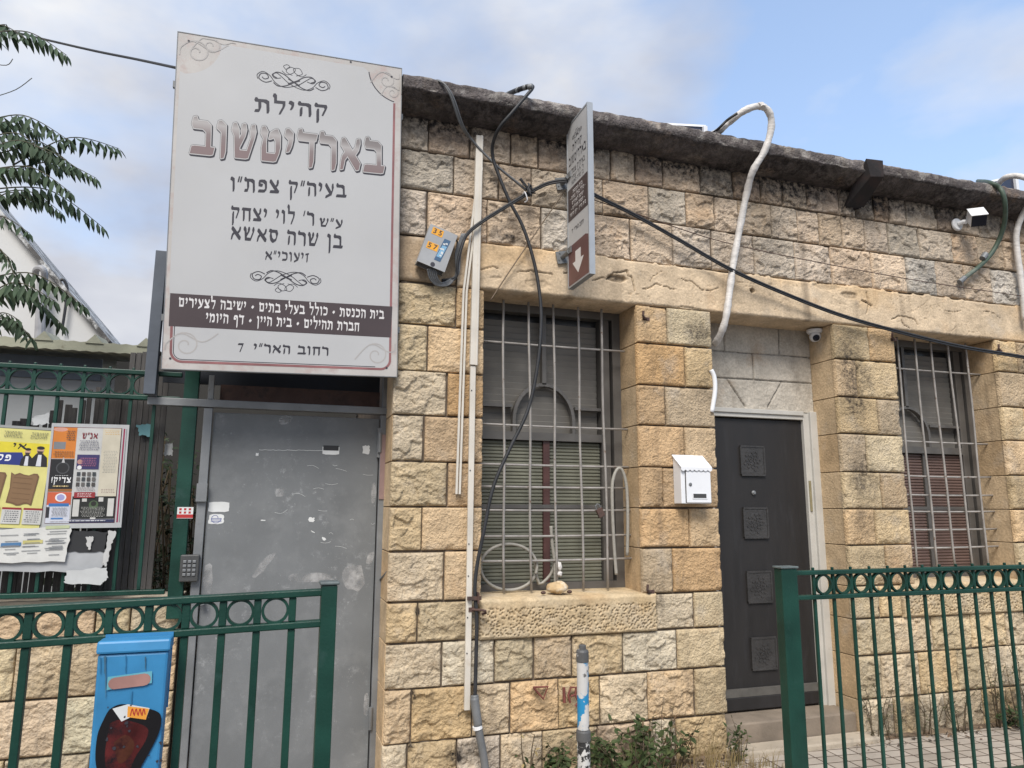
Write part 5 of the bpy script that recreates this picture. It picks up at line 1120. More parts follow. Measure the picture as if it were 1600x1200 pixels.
pp_.build('vent_pipe', mat('grey_vent_pipe', (.30, .30, .31), .6, .15, 6), hs)
pp_ = MB(); pp_.tube(path([(92, 440, HY-.1), (99, 437, HY-.1), (105, 450, HY-.1), (103, 475, HY-.1), (97, 515, HY-.1)], 5), .022, 8); pp_.build('cable_drop', M['black'], hs)
# ------------------------------------------------------------------ things fixed to the front
def one(name, label, cat, mb, m, smooth=True, group=None, bevel=0):
    o = mb.build(name, m, None, smooth=smooth, bevel=bevel); return setp(o, label, cat, group)
# white letter box
def mailbox():
    y0 = -.105; tl = at(1062, 712, y0); br = at(1111, 787, y0)
    x0, x1 = at(1064, 750, y0).x, at(1110, 750, y0).x; z0, z1 = at(1087, 787, y0).z, at(1080, 731, y0).z; zt = at(1085, 712, -.02).z
    t = thing('letter_box', 'white metal letter box with a scalloped lid on the stone pier left of the door', 'letter box', ((x0+x1)/2, -.06, z0))
    m_ = MB(); m_.add([(x0, y0, z0), (x1, y0, z0), (x1, -.012, z0), (x0, -.012, z0), (x0, y0, z1), (x1, y0, z1), (x1, -.012, zt-.01), (x0, -.012, zt-.01)], [(0,3,2,1),(4,5,6,7),(0,1,5,4),(1,2,6,5),(2,3,7,6),(3,0,4,7)])
    m_.build('box', M['white'], t, bevel=.004)
    ld = MB(); n = 7; e = .006; xa, xb_ = x0-e, x1+e; y1 = y0-.016; zf = z1+.004
    top = [(xa, -.012, zt+.003), (xb_, -.012, zt+.003)]
    w = (xb_-xa)/n; edge = []
    for k in range(n):
        for j in range(6): edge.append((xa+w*(k+j/6), y1, zf-.016-.010*math.sin(math.pi*j/6)))
    edge.append((xb_, y1, zf-.016)); up = [(x, y1, zf) for x, y, z in edge]
    b = len(ld.v); ld.v += edge+up+[(x, y+.003, z) for x, y, z in edge]; N_ = len(edge)
    for k in range(N_-1): ld.f += [(b+k, b+k+1, b+N_+k+1, b+N_+k), (b+2*N_+k+1, b+2*N_+k, b+k, b+k+1)[::-1]]; ld.m += [0, 0]
    ld.add([(xa, y1, zf), (xb_, y1, zf), (xb_, -.012, zt+.003), (xa, -.012, zt+.003), (xa, y1, zf-.003), (xb_, y1, zf-.003), (xb_, -.012, zt-.004), (xa, -.012, zt-.004)], [(0, 1, 2, 3), (7, 6, 5, 4), (0, 3, 7, 4), (1, 5, 6, 2)])
    ld.build('lid', M['white'], t)
    d = MB(); d.box(x0+.034, x1-.004, y0-.010, y0-.001, z0+.006, z1-.022); dd = d.build('door', M['white'], t, bevel=.003); WL[dd] = WL[t]
    MB().box(x0+.029, x0+.0335, y0-.002, y0+.001, z0+.006, z1-.022).build('door_gap', M['dark'], t)
    k_ = MB(); k_.lathe((x0+.060, y0-.010, (z0+z1)/2+.008), [(.011, 0), (.011, .004), (.007, .006)], 14, axis=(0, -1, 0)); k_.build('lock', M['galv'], dd)
    k_ = MB(); k_.box(x0+.078, x1-.042, y0-.0122, y0-.0101, z0+.035, z0+.062, 0); k_.box(x0+.072, x1-.036, y0-.013, y0-.0121, z0+.030, z0+.035, 1); k_.box(x0+.072, x1-.036, y0-.013, y0-.0121, z0+.062, z0+.067, 1); k_.box(x0+.072, x0+.078, y0-.013, y0-.0121, z0+.035, z0+.062, 1); k_.box(x1-.042, x1-.036, y0-.013, y0-.0121, z0+.035, z0+.062, 1)
    k_.build('name_window', [mat('smoky_window', (.05, .05, .05), .15, .1, 9, 0), M['white']], dd)
mailbox()
# junction box, hanging askew
def font_text(s, size, m, parent, name, M4):
    cu = bpy.data.curves.new(name, 'FONT'); cu.body = s; cu.size = size; cu.align_x = 'CENTER'; cu.align_y = 'CENTER'; cu.extrude = 0; cu.offset = size*.02
    tmp = bpy.data.objects.new(name, cu); S.collection.objects.link(tmp); bpy.context.view_layer.update()
    me = bpy.data.meshes.new_from_object(tmp.evaluated_get(bpy.context.evaluated_depsgraph_get())); bpy.data.objects.remove(tmp)
    me.transform(Matrix.Translation(-WL.get(parent, Vector())) @ M4); me.materials.clear(); me.materials.append(m); me.name = name
    o = bpy.data.objects.new(name, me); S.collection.objects.link(o); o.parent = parent; WL[o] = WL[parent]; return o
yj = -.11
c0 = at(683, 387, yj); jt = thing('junction_box', 'grey metal junction box hanging askew with yellow number stickers 35 and 57', 'junction box', tuple(c0))
jl = at(671, 349, yj), at(711, 366, yj), at(699, 427, yj), at(654, 408, yj)
ju = ((jl[1]-jl[0])+(jl[2]-jl[3])).normalized(); jw = ((jl[1]-jl[0]).length+(jl[2]-jl[3]).length)/4; jv = ((jl[0]-jl[3])+(jl[1]-jl[2])); jv = (jv-ju*jv.dot(ju)).normalized(); jh = ((jl[0]-jl[3]).length+(jl[1]-jl[2]).length)/4
m_ = MB(); cj = sum(jl, Vector())/4; jn = Vector((0, -1, 0))
m_.obox(cj+Vector((0, .003, 0)), ju*jw, (0, .003, 0), jv*jh); m_.obox(cj+Vector((0, .048, 0))-ju*(jw-.003), ju*.003, (0, .041, 0), jv*jh); m_.obox(cj+Vector((0, .048, 0))+ju*(jw-.003), ju*.003, (0, .041, 0), jv*jh); m_.obox(cj+Vector((0, .048, 0))+jv*(jh-.003), ju*(jw-.007), (0, .041, 0), jv*.003); m_.obox(cj+Vector((0, .085, 0)), ju*(jw-.007), (0, .004, 0), jv*(jh-.003))
m_.build('case', mat('brushed_grey_case', (.33, .335, .34), .5, .1, 6, .1, 50, metal=.2), jt)
jb = Board(cj-ju*jw-jv*jh+Vector((0, -.0005, 0)), ju, jv)
m_ = MB()
for px, py, w in ((684, 363, .036), (676, 385, .036)): a, b = jb.uv(px, py); jb.rect(m_, a-w, a+w*.95, b-.022, b+.022, .0006)
m_.build('number_sticker', flat('amber_sticker', (226, 160, 45)), jt)
for s_, px, py in (('35', 684, 363), ('57', 675.5, 385)):
    a, b = jb.uv(px, py); p_ = jb.P(a, b, .0011); M4 = Matrix(((ju.x, jv.x, 0, p_.x), (ju.y, jv.y, -1, p_.y), (ju.z, jv.z, 0, p_.z), (0, 0, 0, 1)))
    font_text(' '.join(s_), .044, M['ink'], jt, 'number', M4)
m_ = MB(); a, b = jb.uv(691, 391); L_ = .085
pts = [(a-.028, b-.075), (a+.012, b-.075), (a+.030, b+.075), (a-.010, b+.075)]; jb.poly(m_, pts, .0007, 0); jb.poly(m_, [(a-.022, b-.05), (a+.008, b-.05), (a+.020, b+.03), (a-.008, b+.03)], .001, 1)
for k in range(7):
    x, y = a+rnd.uniform(-.016, .016), b+rnd.uniform(-.06, .06); jb.poly(m_, [(x-.008, y-.004), (x+.008, y-.006), (x+.006, y+.006), (x-.005, y+.004)], .0012+.0001*k, 2)
m_.build('torn_sticker', [flat('steel_blue_sticker', (62, 92, 122)), flat('light_blue_sticker', (120, 165, 195)), M['sticker']], jt)
m_ = MB(); a, b = jb.uv(676, 413); jb.disc(m_, a, b, .014, .0008); m_.build('knock_out', M['ink'], jt)

# ---- cables
def cable(label, pts, r, m=None, cat='cable', name='cable', k=6, n=8): return one(name, label, cat, MB().tube(path(pts, k), r, n), m or M['black'])
m_ = MB().tube(path([(679, 127, -.12), (684, 126, -.20), (693, 131, -.235), (705, 152, -.24), (720, 195, -.16), (738, 220, -.07), (775, 258, -.07), (808, 285, -.07), (822, 297, -.075)], 6), .0075, 8)
m_.tube(path([(680, 127.5, -.12), (685, 126.5, -.21), (696, 133, -.245), (709, 154, -.24), (724, 197, -.155), (741, 222, -.06), (776, 259.5, -.06), (809, 287, -.06), (822, 298, -.065)], 6), .006, 8)
one('cable', 'thin paired grey cable dropping over the roof edge to the cable knot on the wall', 'cable', m_, M['greypvc'])
rp = path([(790, 149, .0), (808, 141, -.18), (826, 135, -.26)], 6); m_ = MB().tube(rp, .016, 10)
m_.tube(path([(824, 136, -.255), (831, 134, -.265), (832, 138, -.27), (822, 150, -.27), (800, 176, -.25), (780, 200, -.20), (770, 225, -.12), (770, 245, -.08), (776, 265, -.075), (795, 312, -.075), (816, 352, -.075), (832, 400, -.08), (842, 450, -.085), (845.5, 500, -.09), (840, 570, -.09), (825, 640, -.085), (797, 700, -.08), (771, 760, -.075), (756, 830, -.07), (746, 880, -.06), (742, 920, -.055), (745, 965, -.06), (744, 1020, -.06), (742, 1092, -.065)], 6), .0108, 8)
one('cable', 'long black cable looping from the roof edge across the window to the grey conduit', 'cable', m_, M['black'])
m_ = MB(); m_.tube(path([(825, 136, -.262), (832, 135, -.28)], 3), .018, 8)
for tt in (.2, .5, .8):
    q = rp[int(tt*(len(rp)-1))]; q2 = rp[int(tt*(len(rp)-1))+1]; m_.tube([q, q+(q2-q).normalized()*.02], .0175, 10)
one('cable_clamp', 'grey tape clamps on the cable stub above the roof edge', 'clamp', m_, M['galv'])
m_ = MB().tube(path([(742, 1088, -.065), (744, 1110, -.075), (748, 1140, -.085), (756, 1185, -.09), (760, 1215, -.09), (762, 1262, -.09)], 5), [.018]*6+[.022]*20, 12) if 0 else MB().tube(path([(741.5, 1086, -.065), (744, 1112, -.075), (748, 1140, -.085), (756, 1185, -.09), (760, 1220, -.09), (763, 1262, -.09)], 5), .022, 12)
m_.tube(path([(741.3, 1090, -.065), (744, 1112, -.075), (747, 1134, -.084)], 4), .0245, 12)
cd = one('ground_conduit', 'grey conduit pipe taking the black cable into the ground by the wall', 'conduit', m_, M['greypvc'])
m_ = MB().tube(path([(745.6, 1134, -.085), (746.6, 1139, -.085)], 2), .027, 12); o = m_.build('clip', M['white'], cd)
m_ = MB()
for dx in (0, 3):
    m_.tube(path([(690, 438+dx, -.03), (712, 432+dx, -.05), (716, 405, -.06-.004*dx), (728, 368+dx, -.075), (752, 346+dx, -.09), (790, 322+dx, -.08), (832, 297+dx, -.07), (858, 285+dx, -.07), (884, 282+dx, -.10), (906, 289+dx, -.10), (930, 304+dx, -.085), (990, 334+dx, -.07), (1060, 373+dx, -.07), (1140, 419+dx, -.09), (1220, 455+dx, -.07), (1310, 490+dx, -.07), (1400, 516+dx, -.07), (1500, 540+dx, -.07), (1600, 557+dx, -.07), (1720, 580+dx, -.07)], 6), .0088-.0008*dx, 8)
one('cable', 'twin black cable running from the junction box past the projecting sign to the lower right', 'cable', m_, M['black'])
m_ = MB()
for k in range(10):
    a = rnd.uniform(0, 6.28); c = at(826, 298, -.085); m_.tube([c+Vector((.04*math.cos(a)*(q-.5)*2+rnd.uniform(-.012, .012), rnd.uniform(-.02, .0), .04*math.sin(a)*(q-.5)*2+rnd.uniform(-.012, .012))) for q in np.linspace(0, 1, 5)], .005, 6)
m_.tube(path([(826, 296, -.08), (818, 286, -.09), (813, 279, -.09)], 3), .009, 8)
kn = one('cable_knot', 'tangled black cable knot with a plastic tie on the wall left of the projecting sign', 'cable knot', m_, M['black'])
m_ = MB().tube(path([(817, 304, -.075), (820, 300, -.1), (824, 312, -.1), (820, 316, -.075)], 4), .004, 6); m_.build('tie', M['white'], kn)
m_ = MB()
for k in range(5): m_.tube(path([(668+3*k, 420, -.09), (672+3*k, 436, -.07), (684+2*k, 446-k, -.05), (703+2*k, 444-3*k, -.045), (713+k, 425, -.05), (712+2*k, 395, -.055), (722+2*k, 365, -.07)], 5), .0055, 6)
one('wire_bundle', 'loop of thin grey wires hanging under the junction box', 'wires', m_, M['greypvc'])
cable('thin brown wire slanting from the upper bracket to the window corner', [(884, 296, -.05), (850, 345, -.045), (800, 418, -.04), (766, 470, -.03)], .004, mat('brown_wire', (.14, .10, .065), .6), name='wire')
cable('thin wire crossing the upper stone courses behind the white wrapped pipe', [(905, 305, -.06), (1000, 336, -.06), (1130, 378, -.06), (1300, 414, -.06), (1450, 441, -.06), (1600, 463, -.06), (1720, 480, -.06)], .0032, M['rust'], name='wire')
cable('overhead twin cable from the left to the top of the large board', [(-500, -60, 4.5), (-200, -2, 3), (0, 45, 1.8), (80, 64, 1.3), (150, 80, .8), (215, 93, .4), (280, 107, -.13)], .008, k=5)
# trunking and conduits
m_ = MB(); a, b = at(747.5, 216, -.02), at(738, 572, -.02); m_.bar((a.x, -.045, a.z), (b.x, -.045, b.z), .046, .03); o = one('cable_trunking', 'wide cream cable trunking down the left pier beside the window', 'trunking', m_, M['pvc'], False, bevel=.003)
m_ = MB(); m_.bar((a.x+.012, -.062, a.z+.0), (b.x+.012, -.062, b.z), .012, .003); m_.build('cover_rib', M['pvc'], o)
m_ = MB(); a, b = at(737.5, 573, -.02), at(728, 1108, -.02); m_.bar((a.x, -.04, a.z), (b.x, -.04, b.z), .033, .022); o = one('cable_trunking', 'long narrow cream trunking reaching down past the sill to the lower courses', 'trunking', m_, M['pvc'], False, bevel=.003)
m_ = MB()
for py in (610, 735, 850, 900, 965, 1021): c = at(737.5-(py-573)*9.5/535, py, -.052); m_.lathe(c, [(.004, 0), (.004, .002)], 8, axis=(0, -1, 0))
m_.build('screw', M['black'], o)
m_ = MB(); a, b, c = at(750, 262, -.05), at(727, 455, -.04), at(716, 772, -.04)
for off in (-.009, .010): m_.bar((a.x+off, -.055, a.z), (b.x+off, -.03, b.z), .012, .012); m_.bar((b.x+off, -.03, b.z), (c.x+off, -.03, c.z), .012, .012)
one('conduit', 'pair of slim cream conduits bowed beside the wide trunking', 'conduit', m_, M['pvc'], False)
# white wrapped pipe
wp_ = path([(1085, 217, .6), (1118, 208, -.10), (1140, 190, -.22), (1165, 172, -.30), (1188, 166, -.32), (1202, 176, -.32), (1205, 200, -.30), (1195, 235, -.27), (1176, 268, -.22), (1166, 305, -.14), (1156, 355, -.09), (1146, 410, -.075), (1140, 455, -.07), (1134, 497, -.08), (1126, 522, -.03), (1117, 538, .05)], 6)
o = one('wrapped_pipe', 'white tape-wrapped air-conditioner pipe arching over the roof edge and down to the door head', 'pipe', MB().tube(wp_, [.0238+.0016*math.sin(i*1.1)+.0012*math.sin(i*2.7) for i in range(len(wp_))], 12), M['whitewrap'])
m_ = MB(); q = wp_[26]; m_.tube(path([(1185, 165, -.33), (1190, 163.5, -.33), (1192, 168, -.345)], 3), .02, 8); m_.build('tape_end', M['whitewrap'], o)
cable('thin dark cable lying along the underside of the wrapped white pipe', [(1085, 222, .6), (1116, 206, -.12), (1136, 188, -.25), (1152, 177, -.30)], .009)
cable('short white conduit bent beside the door head on the pier edge', [(1111, 578, -.01), (1116, 590, -.012), (1117, 612, -.012), (1112, 644, -.01)], .016, M['white'], cat='conduit', name='conduit')
M['greenpipe'] = mat('dull_green_pipe', (.055, .085, .06), .6, .3, 9, .15, 60, col2=(.22, .23, .20), c2=(.55, .72), c2s=6)
o = cable('dull green pipe curling over the roof edge to a stub right of the camera', [(1528, 283, .4), (1545, 285, -.15), (1562, 294, -.24), (1570, 315, -.25), (1569, 350, -.16), (1556, 385, -.08), (1535, 412, -.06), (1503, 437, -.05)], .018, M['greenpipe'], cat='pipe', name='pipe')
m_ = MB(); m_.tube(path([(1507, 434, -.05), (1499, 441, -.045)], 2), .022, 10); m_.tube(path([(1540, 397, -.068), (1535, 404, -.066)], 2), .024, 10); m_.build('end_cap', M['galv'], o)
cable('white pipe bending down the wall at the far right end', [(1556, 292, .3), (1570, 278, -.05), (1590, 275, -.12), (1612, 284, -.22), (1615, 305, -.24), (1598, 335, -.12), (1588, 365, -.07), (1590, 400, -.06), (1596, 440, -.06), (1602, 500, -.06)], .024, M['whitewrap'], cat='pipe', name='pipe')
# hoses in and by the window
M['hose'] = mat('grey_ribbed_hose', (.30, .285, .25), .55, .1, 5, .6, 55)
hp = []
cx, cy_, rx, ry = 795, 886, 44, 36
for k in range(0, 27): a = -.3+2*math.pi*k/24; hp.append((cx+rx*math.cos(a)-2*(k > 24), cy_-ry*math.sin(a), GY+.03+.0009*k))
hp += [(842, 912, GY+.06), (860, 898, GY+.05), (866, 880, GY+.035)]
cable('coil of grey hose tucked behind the bars of the olive-shuttered window', hp, .010, M['hose'], cat='hose', name='hose', k=3)
cable('short upright hose end behind the bars above the pebble', [(861, 822, GY+.025), (863, 850, GY+.022), (867, 880, GY+.022), (868, 925, GY+.02)], .011, M['hose'], cat='hose', name='hose')
cable('pale hose bent into a hook over the right end of the window bars', [(963, 898, .11), (960, 860, .11), (957, 800, .11), (957, 755, .10), (964, 734, .10), (972, 735, .10), (979, 760, .10), (981, 810, .10), (980, 868, .10)], .011, M['hose'], cat='hose', name='hose')
m_ = MB(); c = at(874, 893, GY-.02)
for a, q in ((1.3, 1.2), (1.75, 1.25), (1.5, .9), (4.2, .7), (5.2, .8), (5.7, .7)):
    m_.tube([c, c+Vector((.012*math.cos(a), -.008, .022*math.sin(a)))*q, c+Vector((.02*math.cos(a), .0, .048*math.sin(a)))*q], [.006, .012, .005], 7)
one('knotted_bag', 'knotted scrap of white plastic tied to a window bar above the pebble', 'plastic scrap', m_, M['whitewrap'])
# padlock
c = at(938, 801, GY-.02); pk = thing('padlock', 'small brown padlock hanging on the window bars near the hooked hose', 'padlock', tuple(c))
m_ = MB().obox(c, (.020, 0, .010), (0, .010, 0), (-.012, 0, .026)); m_.build('lock_body', M['rust'], pk, bevel=.003)
m_ = MB().tube([c+Vector(v) for v in ((-.026, 0, .018), (-.034, 0, .042), (-.022, 0, .055), (-.006, 0, .050), (.002, 0, .030))], .004, 6); m_.build('shackle', M['galv'], pk)
# pebble on the sill
def pebble(name, label, c, rx, ry, rz, m, seed, nn=18):
    r_ = random.Random(seed); mb = MB(); o_ = [(r_.uniform(0, 6), r_.uniform(0, 6)) for _ in range(4)]
    for i in range(nn//2+1):
        th = math.pi*i/(nn//2)
        for k in range(nn):
            ph = 2*math.pi*k/nn; d = 1+.10*math.sin(2*ph+o_[0][0]+th)+.07*math.sin(3*ph+o_[1][0])*math.sin(2*th+o_[1][1])+.05*math.sin(5*th+o_[2][0]+ph)
            mb.v.append((c[0]+rx*d*math.sin(th)*math.cos(ph), c[1]+ry*d*math.sin(th)*math.sin(ph), c[2]+rz*d*math.cos(th)))
    for i in range(nn//2):
        for k in range(nn): mb.f.append((i*nn+k, (i+1)*nn+k, (i+1)*nn+(k+1) % nn, i*nn+(k+1) % nn)); mb.m.append(0)
    return one(name, label, 'stone', mb, m)
c = at(871, 933, .06); pebble('pebble', 'round ochre pebble lying on the window sill', (c.x, .06, .992+.032), .065, .045, .036, mat('ochre_pebble', (.50, .36, .20), .85, .25, 30, .4, 60, col2=(.62, .54, .42), c2=(.5, .62), c2s=18), 4)
for px, lab in ((849, 'little dark stone on the sill left of the pebble'), (890, 'little dark stone on the sill right of the pebble')):
    c = at(px, 936, .04); pebble('pebble', lab, (c.x, .04, .992+.008), .016, .012, .010, M['rust'], px, 10)
# cable bracket on the pier
m_ = MB(); c = at(742, 934, -.06)
m_.box(c.x-.045, c.x+.035, -.075, -.058, c.z-.012, c.z+.008); m_.box(c.x+.012, c.x+.022, -.08, -.05, c.z-.03, c.z+.03); c2_ = at(748, 952, -.05)
m_.tube([(c2_.x-.05, -.04, c2_.z), (c2_.x, -.085, c2_.z), (c2_.x+.030, -.085, c2_.z-.005), (c2_.x+.036, -.07, c2_.z-.02), (c2_.x+.02, -.05, c2_.z-.025)], .007, 8); m_.box(c2_.x-.06, c2_.x-.02, -.055, -.035, c2_.z-.012, c2_.z+.012)
one('cable_bracket', 'rusty iron clamp holding the black cable at sill height', 'bracket', m_, M['rust'], False)
for (px, py, lab) in ((1006, 494, 'rusty iron hook in the stone at the upper right corner of the first window'), (1013, 921, 'rusty iron hook at the right end of the pebble sill'), (1394, 527, 'rusty iron hinge pin at the upper left corner of the second window'), (1560, 545, 'rusty iron hook at the upper right corner of the second window')):
    c = at(px, py, -.02); m_ = MB(); m_.tube([(c.x+.03, -.005, c.z-.012), (c.x, -.03, c.z-.014), (c.x-.014, -.034, c.z), (c.x-.010, -.034, c.z+.032)], .008, 7); m_.box(c.x-.004, c.x+.045, -.016, -.004, c.z-.026, c.z-.004); one('iron_hook', lab, 'hook', m_, M['rust'], False, 'old iron hooks by the windows')
# cameras
M['lens'] = mat('black_lens', (.012, .014, .025), .15, .1, 9, 0)
cw = at(1493, 352, -.02); ct = thing('bullet_camera', 'white bullet security camera on a round wall mount under the eave', 'camera', tuple(cw))
m_ = MB().lathe((cw.x, -.026, cw.z), [(.052, 0), (.052, .012), (.045, .02)], 22, axis=(0, -1, 0)); m_.tube([(cw.x, -.045, cw.z), (cw.x+.015, -.08, cw.z+.008), (cw.x+.02, -.10, cw.z)], .018, 10); m_.build('mount', M['white'], ct, smooth=False, bevel=.002)
ca = Vector((-.46, -.62, -.72)).normalized(); cb = Vector((cw.x+.045, -.17, cw.z+.012)); cs = ca.cross(Vector((0, 0, 1))).normalized(); cu_ = cs.cross(ca)
m_ = MB().obox(cb, cs*.056, cu_*.048, ca*.070); m_.build('camera_body', M['white'], ct, bevel=.012)
m_ = MB().obox(cb+ca*.0715, cs*.052, cu_*.044, ca*.003); m_.build('lens_window', M['lens'], ct, bevel=.004)
m_ = MB().obox(cb+ca*.006+cu_*.052, cs*.059, cu_*.003, ca*.074); m_.build('sun_hood', M['white'], ct, bevel=.003)
cz = 2.826; cw = at(1272, 505, .16); c_ = Vector((cw.x, .16, cz)); dt = thing('dome_camera', 'small white dome camera under the lintel at the right of the door head', 'camera', tuple(c_))
m_ = MB().lathe(c_, [(.058, 0), (.058, -.015), (.048, -.028)], 22); m_.build('base', M['white'], dt, smooth=False)
ba = Vector((-.35, -.78, -.5)).normalized(); bc = c_+Vector((0, 0, -.050)); pr_ = [(.042*math.sin(t), -.042*math.cos(t)) for t in np.linspace(.05, 2.25, 10)]+[(.028, .030), (.024, .034)]
m_ = MB().lathe(bc, pr_, 22, axis=ba); m_.build('ball', M['white'], dt, smooth=True)
m_ = MB().lathe(bc+ba*.030, [(.027, 0), (.024, .006), (.014, .008)], 18, axis=ba); m_.build('lens', M['lens'], dt)
# solar panels on the roof
M['solar'] = mat('dark_solar_glass', (.02, .025, .05), .2, .1, 4, 0)
for lab, p0, p1, yb_ in (('dark panel with a white rim lying on the roof beside the wrapped pipe', (985, 188.5), (1103, 195), .55), ('dark panel with a white rim on the roof at the far right end', (1512, 290), (1587, 273), .5)):
    A, B2 = at(*p0, yb_), at(*p1, yb_); zb = 4.085
    t = thing('roof_panel', lab, 'solar panel', ((A.x+B2.x)/2, yb_, zb), 'panels on the roof'); u = B2-A; bk_ = Vector((0, 1.1, -.05))
    zl, zr2 = min(A.z, zb+.01), B2.z
    m_ = MB(); m_.obox((A+B2)/2+bk_/2+Vector((0, 0, -.010)), u/2, bk_/2, Vector((0, .003, .010))); m_.box(B2.x-.035, B2.x, yb_-.02, yb_+.02, zb-.03, B2.z-.021)
    m_.build('rim', M['white'], t); m_ = MB(); m_.face([(A.x+.03, yb_+.004, zb-.03), (B2.x-.036, yb_+.004, zb-.03), (B2.x-.036, yb_+.004, B2.z-.022), (A.x+.03, yb_+.004, A.z-.021)])
    m_.build('under_side', M['solar'], t)
# painted pole
def pole():
    y = -1.0; c = at(911, 1100, y); r = .0265
    zt = at(910, 1008, y).z; x0 = c.x
    t = thing('street_bollard', 'slim steel bollard with flaking white and blue paint standing in front of the weeds', 'bollard', (x0, y, 0))
    m = mat('flaking_white_paint', (.50, .49, .475), .5, .14, 6, .12, 60, col2=(.12, .115, .11), c2=(.60, .64), c2s=16); tr = m.node_tree; N = tr.nodes; L = tr.links; b = N['Principled BSDF']; src = b.inputs['Base Color'].links[0].from_socket
    tx = N.new('ShaderNodeTexCoord'); n = N.new('ShaderNodeTexNoise'); n.inputs['Scale'].default_value = 13; n.inputs['Detail'].default_value = 3; L.new(tx.outputs['Object'], n.inputs['Vector'])
    cr_ = N.new('ShaderNodeMapRange'); cr_.inputs['From Min'].default_value = .505; cr_.inputs['From Max'].default_value = .525; L.new(n.outputs['Fac'], cr_.inputs['Value'])
    x = N.new('ShaderNodeMix'); x.data_type = 'RGBA'; L.new(cr_.outputs[0], x.inputs['Factor']); L.new(src, x.inputs['A']); x.inputs['B'].default_value = (.015, .21, .42, 1); L.new(x.outputs['Result'], b.inputs['Base Color'])
    zr1 = at(911, 1140, y).z; zr2 = at(912, 1158, y).z; zg = at(911, 1032, y).z
    q = thing; m_ = MB().lathe((x0, y, 0), [(r, zr1+.002), (r, zg-.006)], 20); m_.build('painted_tube', m, t, smooth=False)
    m2 = mat('speckled_black_white', (.50, .49, .47), .6, .1, 8, .15, 60, col2=(.02, .02, .02), c2=(.49, .52), c2s=34)
    MB().lathe((x0, y, 0), [(r+.002, -.05), (r+.002, zr2-.002)], 20).build('lower_tube', m2, t)
    g_ = mat('scraped_grey_collar', (.085, .085, .085), .55, .2, 9, .2, 60, col2=(.5, .5, .5), c2=(.60, .64), c2s=26)
    MB().lathe((x0, y, 0), [(r+.004, zr2), (r+.006, zr2+.006), (r+.006, zr1-.008), (r+.003, zr1)], 20).build('collar', g_, t)
    MB().lathe((x0, y, 0), [(r+.002, zg-.005), (r+.002, zt-.028), (r-.002, zt-.02), (r-.010, zt-.018), (r-.010, zt), (r-.014, zt+.002)], 20).build('cap', g_, t)
pole()
# red paint marks on the low course
rp_ = mat('faded_red_paint', (.16, .045, .035), .8, .3, 20, .3, 60)
gm = thing('painted_mark', 'faded red painted triangle on the rough stones near the ground', 'paint mark', tuple(at(846, 1082, -.045)))
def tube_mark(parent, P, w): MB().tube([at(px, py, -.042) for px, py in P], w, 6).build('stroke', rp_, parent)
tube_mark(gm, [(833, 1074), (856, 1073), (849, 1092), (834, 1075)], .0065)
gm = thing('painted_mark', 'faded red painted numeral strokes on the stone behind the flaking bollard', 'paint mark', tuple(at(890, 1085, -.045)))
tube_mark(gm, [(881, 1074), (882, 1098)], .009); tube_mark(gm, [(891, 1098), (888, 1086), (892, 1074), (900, 1074), (899, 1085), (892, 1088)], .007); tube_mark(gm, [(899, 1086), (904, 1097), (899, 1104)], .007)
# ------------------------------------------------------------------ plants
def leafmat(name, c, c2):
    m = mat(name, c, .7, .35, 7, .0, 1, col2=c2, c2=(.5, .7), c2s=5); b = m.node_tree.nodes['Principled BSDF']
    b.inputs['Specular IOR Level'].default_value = .25
    return m
M['ail'] = leafmat('tree_leaflets', (.036, .060, .032), (.070, .098, .055)); M['twig'] = mat('green_brown_twig', (.06, .055, .03), .7, .3, 9)
M['weed'] = leafmat('weed_leaves', (.040, .060, .020), (.085, .098, .034)); M['dry'] = mat('dry_grass', (.30, .225, .105), .8, .35, 9, 0, col2=(.13, .12, .04), c2=(.52, .66)); M['stalk'] = mat('brown_stalks', (.10, .075, .045), .8, .3, 9)
def leaf_blade(mb, p, d, nrm, L_, w, curl=.2, mi=0):
    d = d.normalized(); s = d.cross(nrm).normalized(); n = s.cross(d)
    a = p; b = p+d*L_*.35-n*curl*L_*.08; c = p+d*L_*.7-n*curl*L_*.28; e = p+d*L_-n*curl*L_*.6
    mb.add([a, b+s*w/2, b-n*w*.12, b-s*w/2, c+s*w*.36, c-n*w*.09, c-s*w*.36, e], [(0, 1, 2), (0, 2, 3), (1, 4, 5, 2), (2, 5, 6, 3), (4, 7, 5), (5, 7, 6)], mi)
